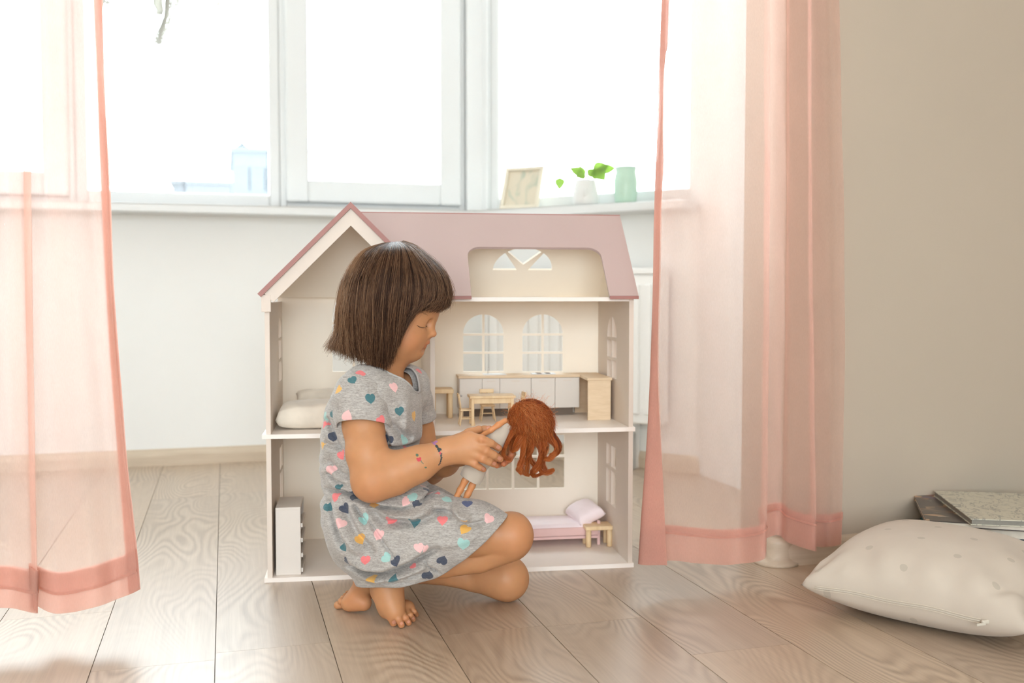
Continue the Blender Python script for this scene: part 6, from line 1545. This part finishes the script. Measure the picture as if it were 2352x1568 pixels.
# straight beige dress
fd = Field(J(1030, 1150, dd) - np.array([0, 0.05, 0]), J(1220, 920, dd) + np.array([0, 0.05, 0]), 0.0015)
fd.chain([J(1044, 1160, dd), J(1084, 1092, dd), J(1112, 1046, dd), J(1140, 1006, dd), J(1166, 974, dd)], [r_(24), r_(24), r_(22.5), r_(23), r_(17)], k=0.006)
sl, X, Y, Z = fd.region(fd.lo, fd.lo + fd.h * fd.n); fd.S[sl] += (0.0006 * np.sin(X * 260 + Z * 120)).astype(np.float32)
V, Q = fd.mesh(); V = relax(V, Q, 2)
ha_, hb_ = J(1060, 1090, dd), J(1098, 1112, dd); dn = J(1062, 1128, dd) - J(1112, 1044, dd); dn -= (hb_ - ha_) * (dn @ (hb_ - ha_)) / ((hb_ - ha_) @ (hb_ - ha_)); dn /= np.linalg.norm(dn)
V, Q = cut(V, Q, lambda v: (v - ha_) @ dn); na = J(1166, 970, dd); tn_ = J(1182, 955, dd) - J(1150, 992, dd); tn_ /= np.linalg.norm(tn_)
V, Q = cut(V, Q, lambda v: (v - na) @ tn_); V, Q = biggest(V, Q)
M['doll_dress'] = clothmat('beige_felt', (0.52, 0.455, 0.38), 0.06, 1100, 0.95, 0.3, 0.3)
o = link('doll_dress', mesh_np('doll_dress', fromQ(V) - DB, Q), M['doll_dress'], doll); so = o.modifiers.new('thickness', 'SOLIDIFY'); so.thickness = 0.001; so.offset = -1
# hair: frizzy ball round the head and long curls hanging from it
M['red_hair'] = hair_mat('red_hair', [(0.0, (0.20, 0.035, 0.008)), (0.35, (0.50, 0.115, 0.024)), (0.7, (0.78, 0.24, 0.06)), (1.0, (0.90, 0.44, 0.17))], 0.4, 0.4)
rs = np.random.default_rng(77); hc_ = J(1217, 964, dd + 0.006)
def on_cap(n):
    v = rs.normal(0, 1, (n, 3)); v /= np.linalg.norm(v, axis=1, keepdims=True); return v
nb = 3600; m = 14; s = np.linspace(0, 1, m)[None, :, None]
# each strand leaves the crown, follows a great circle over the head and sags at the end, with waves of its own
pole = np.array([-0.42, -0.25, 0.87]); pole /= np.linalg.norm(pole); e1 = np.cross(pole, [0, 1, 0.1]); e1 /= np.linalg.norm(e1); e2 = np.cross(pole, e1)
az = rs.uniform(0, 2 * math.pi, nb); azc = rs.uniform(0, 2 * math.pi, 70); cid = np.argmin(np.abs((az[:, None] - azc[None, :] + math.pi) % (2 * math.pi) - math.pi), 1); ctone = rs.uniform(-0.35, 0.35, 70); ctw = rs.uniform(-0.9, 0.9, 70)
a0 = rs.uniform(0.02, 1.5, nb); a1 = a0 + rs.uniform(0.5, 1.7, nb); aa = (a0[:, None] + (a1 - a0)[:, None] * s[..., 0])
AZ = az[:, None] + (ctw[cid] * 0.7 + rs.normal(0, 0.25, nb))[:, None] * s[..., 0] + 0.10 * np.sin(aa * rs.uniform(4, 9, (nb, 1)) + rs.uniform(0, 6.28, (nb, 1)))
dirs = np.cos(aa)[..., None] * pole + np.sin(aa)[..., None] * (np.cos(AZ)[..., None] * e1 + np.sin(AZ)[..., None] * e2); d0 = dirs[:, 0]
rad0 = rs.uniform(r_(38), r_(47), nb)[:, None, None]
ell = np.array([1.06, 0.95, 1.0]); Pb = hc_ + dirs * rad0 * ell * (1 + 0.22 * s ** 1.5 * rs.uniform(-0.1, 1, (nb, 1, 1))) + np.array([0.003, 0, -0.010]) * s ** 2
Pb = Pb + 0.0013 * np.sin(s * rs.uniform(6, 16, (nb, 1, 1)) + rs.uniform(0, 6.28, (nb, 1, 3)))
Rb = np.full((nb, m), 0.00024) * (1 - 0.6 * s[..., 0] ** 2); Tb = np.clip(rs.uniform(0.25, 0.75, nb) + ctone[cid], 0, 1)
# flyaways
nf = 420; df_ = on_cap(nf); Pf = hc_ + df_[:, None, :] * (r_(44) + s * rs.uniform(r_(6), r_(28), (nf, 1, 1))) + 0.0025 * np.sin(s * 5 + rs.uniform(0, 6.28, (nf, 1, 3))); Rf = np.full((nf, m), 0.00011); Tf = rs.uniform(0.6, 1, nf)
# curls: a centre line in the photo, each a bundle of strands winding round it
CURLS = [([(1180, 990), (1168, 1020), (1160, 1045), (1172, 1056)], 11, .5, -.010), ([(1195, 1000), (1188, 1030), (1178, 1040)], 13, .6, -.016), ([(1205, 1000), (1208, 1040), (1196, 1072), (1186, 1080), (1196, 1090)], 14, 1.0, -.012),
         ([(1218, 1000), (1222, 1035), (1214, 1066), (1208, 1086)], 14, 1.0, -.004), ([(1228, 1000), (1236, 1035), (1230, 1070), (1226, 1088), (1244, 1084)], 15, 1.2, -.012), ([(1238, 995), (1250, 1025), (1244, 1058), (1246, 1078), (1262, 1084), (1273, 1080)], 13, 1.2, .002),
         ([(1248, 985), (1262, 1012), (1272, 1032), (1262, 1052), (1250, 1056)], 14, 1.0, -.006), ([(1255, 975), (1268, 1000), (1281, 1025), (1274, 1042), (1264, 1046)], 12, 1.0, .004), ([(1240, 1000), (1256, 1040), (1248, 1066), (1256, 1084), (1272, 1078)], 9, 1.3, .010),
         ([(1210, 1005), (1202, 1050), (1192, 1066), (1200, 1084), (1216, 1090)], 11, 1.1, .006), ([(1188, 985), (1180, 1015), (1172, 1035)], 14, .6, .000), ([(1230, 1005), (1222, 1050), (1236, 1078), (1246, 1088)], 11, 1.2, .010)]
PC = []; RC = []; TC = []
for cl, rw, turns, dz in CURLS:
    K = np.array([J(a, b, dd + dz) for a, b in cl]); mm = 22; tq = np.linspace(0, 1, mm); cpts = cr1(K, tq); T_ = np.gradient(cpts, axis=0); T_ /= np.linalg.norm(T_, axis=1, keepdims=True)
    A = np.cross(T_, [0, -1, 0.1]); A /= np.linalg.norm(A, axis=1, keepdims=True); B = np.cross(T_, A); n = 170
    ph = rs.uniform(-1.1, 1.1, n) + rs.uniform(0, 6.28); rr = r_(rw, dd) * rs.uniform(0.35, 1.0, n); tone0 = rs.uniform(0.3, 0.75)
    for i in range(n):
        a = ph[i] + turns * 2.4 * tq * 2; rad = rr[i] * (0.9 - 0.55 * tq ** 2); PC.append(cpts + A * (np.cos(a) * rad)[:, None] + B * (np.sin(a) * rad)[:, None] + rs.normal(0, 0.0008, 3)); RC.append(0.00022 * (1 - 0.5 * tq)); TC.append(np.clip(tone0 + rs.normal(0, 0.15), 0, 1))
sk = link('doll_hair', None, None, doll) if False else None
bm = bmesh.new(); bmesh.ops.create_uvsphere(bm, u_segments=32, v_segments=20, radius=1.0); me = bm_mesh(bm, 'doll_hair', True)
W = np.array([v.co[:] for v in me.vertices]); W = W * (r_(40), r_(38), r_(40)); W *= (1 + 0.06 * np.sin(W[:, :1] * 300) * np.sin(W[:, 2:] * 260)); W = fromQ(W + hc_) - DB; me.vertices.foreach_set('co', W.ravel().astype(np.float32)); me.update()
a_ = me.attributes.new('tone', 'FLOAT', 'POINT'); a_.data.foreach_set('value', np.full(len(W), 0.12, np.float32))
dh = link('doll_hair', me, M['red_hair'], doll); dh['label'] = 'frizzy copper red hair with long hanging curls'
def add_st(P_, R_, T_): P_ = np.asarray(P_); return link('hair_strands', strands_mesh('hair_strands', (fromQ(P_.reshape(-1, 3)) - DB).reshape(P_.shape), np.asarray(R_), np.asarray(T_)), M['red_hair'], dh, 'stuff')
add_st(np.concatenate([Pb, Pf]), np.concatenate([Rb, Rf]), np.concatenate([Tb, Tf])); add_st(PC, RC, TC)
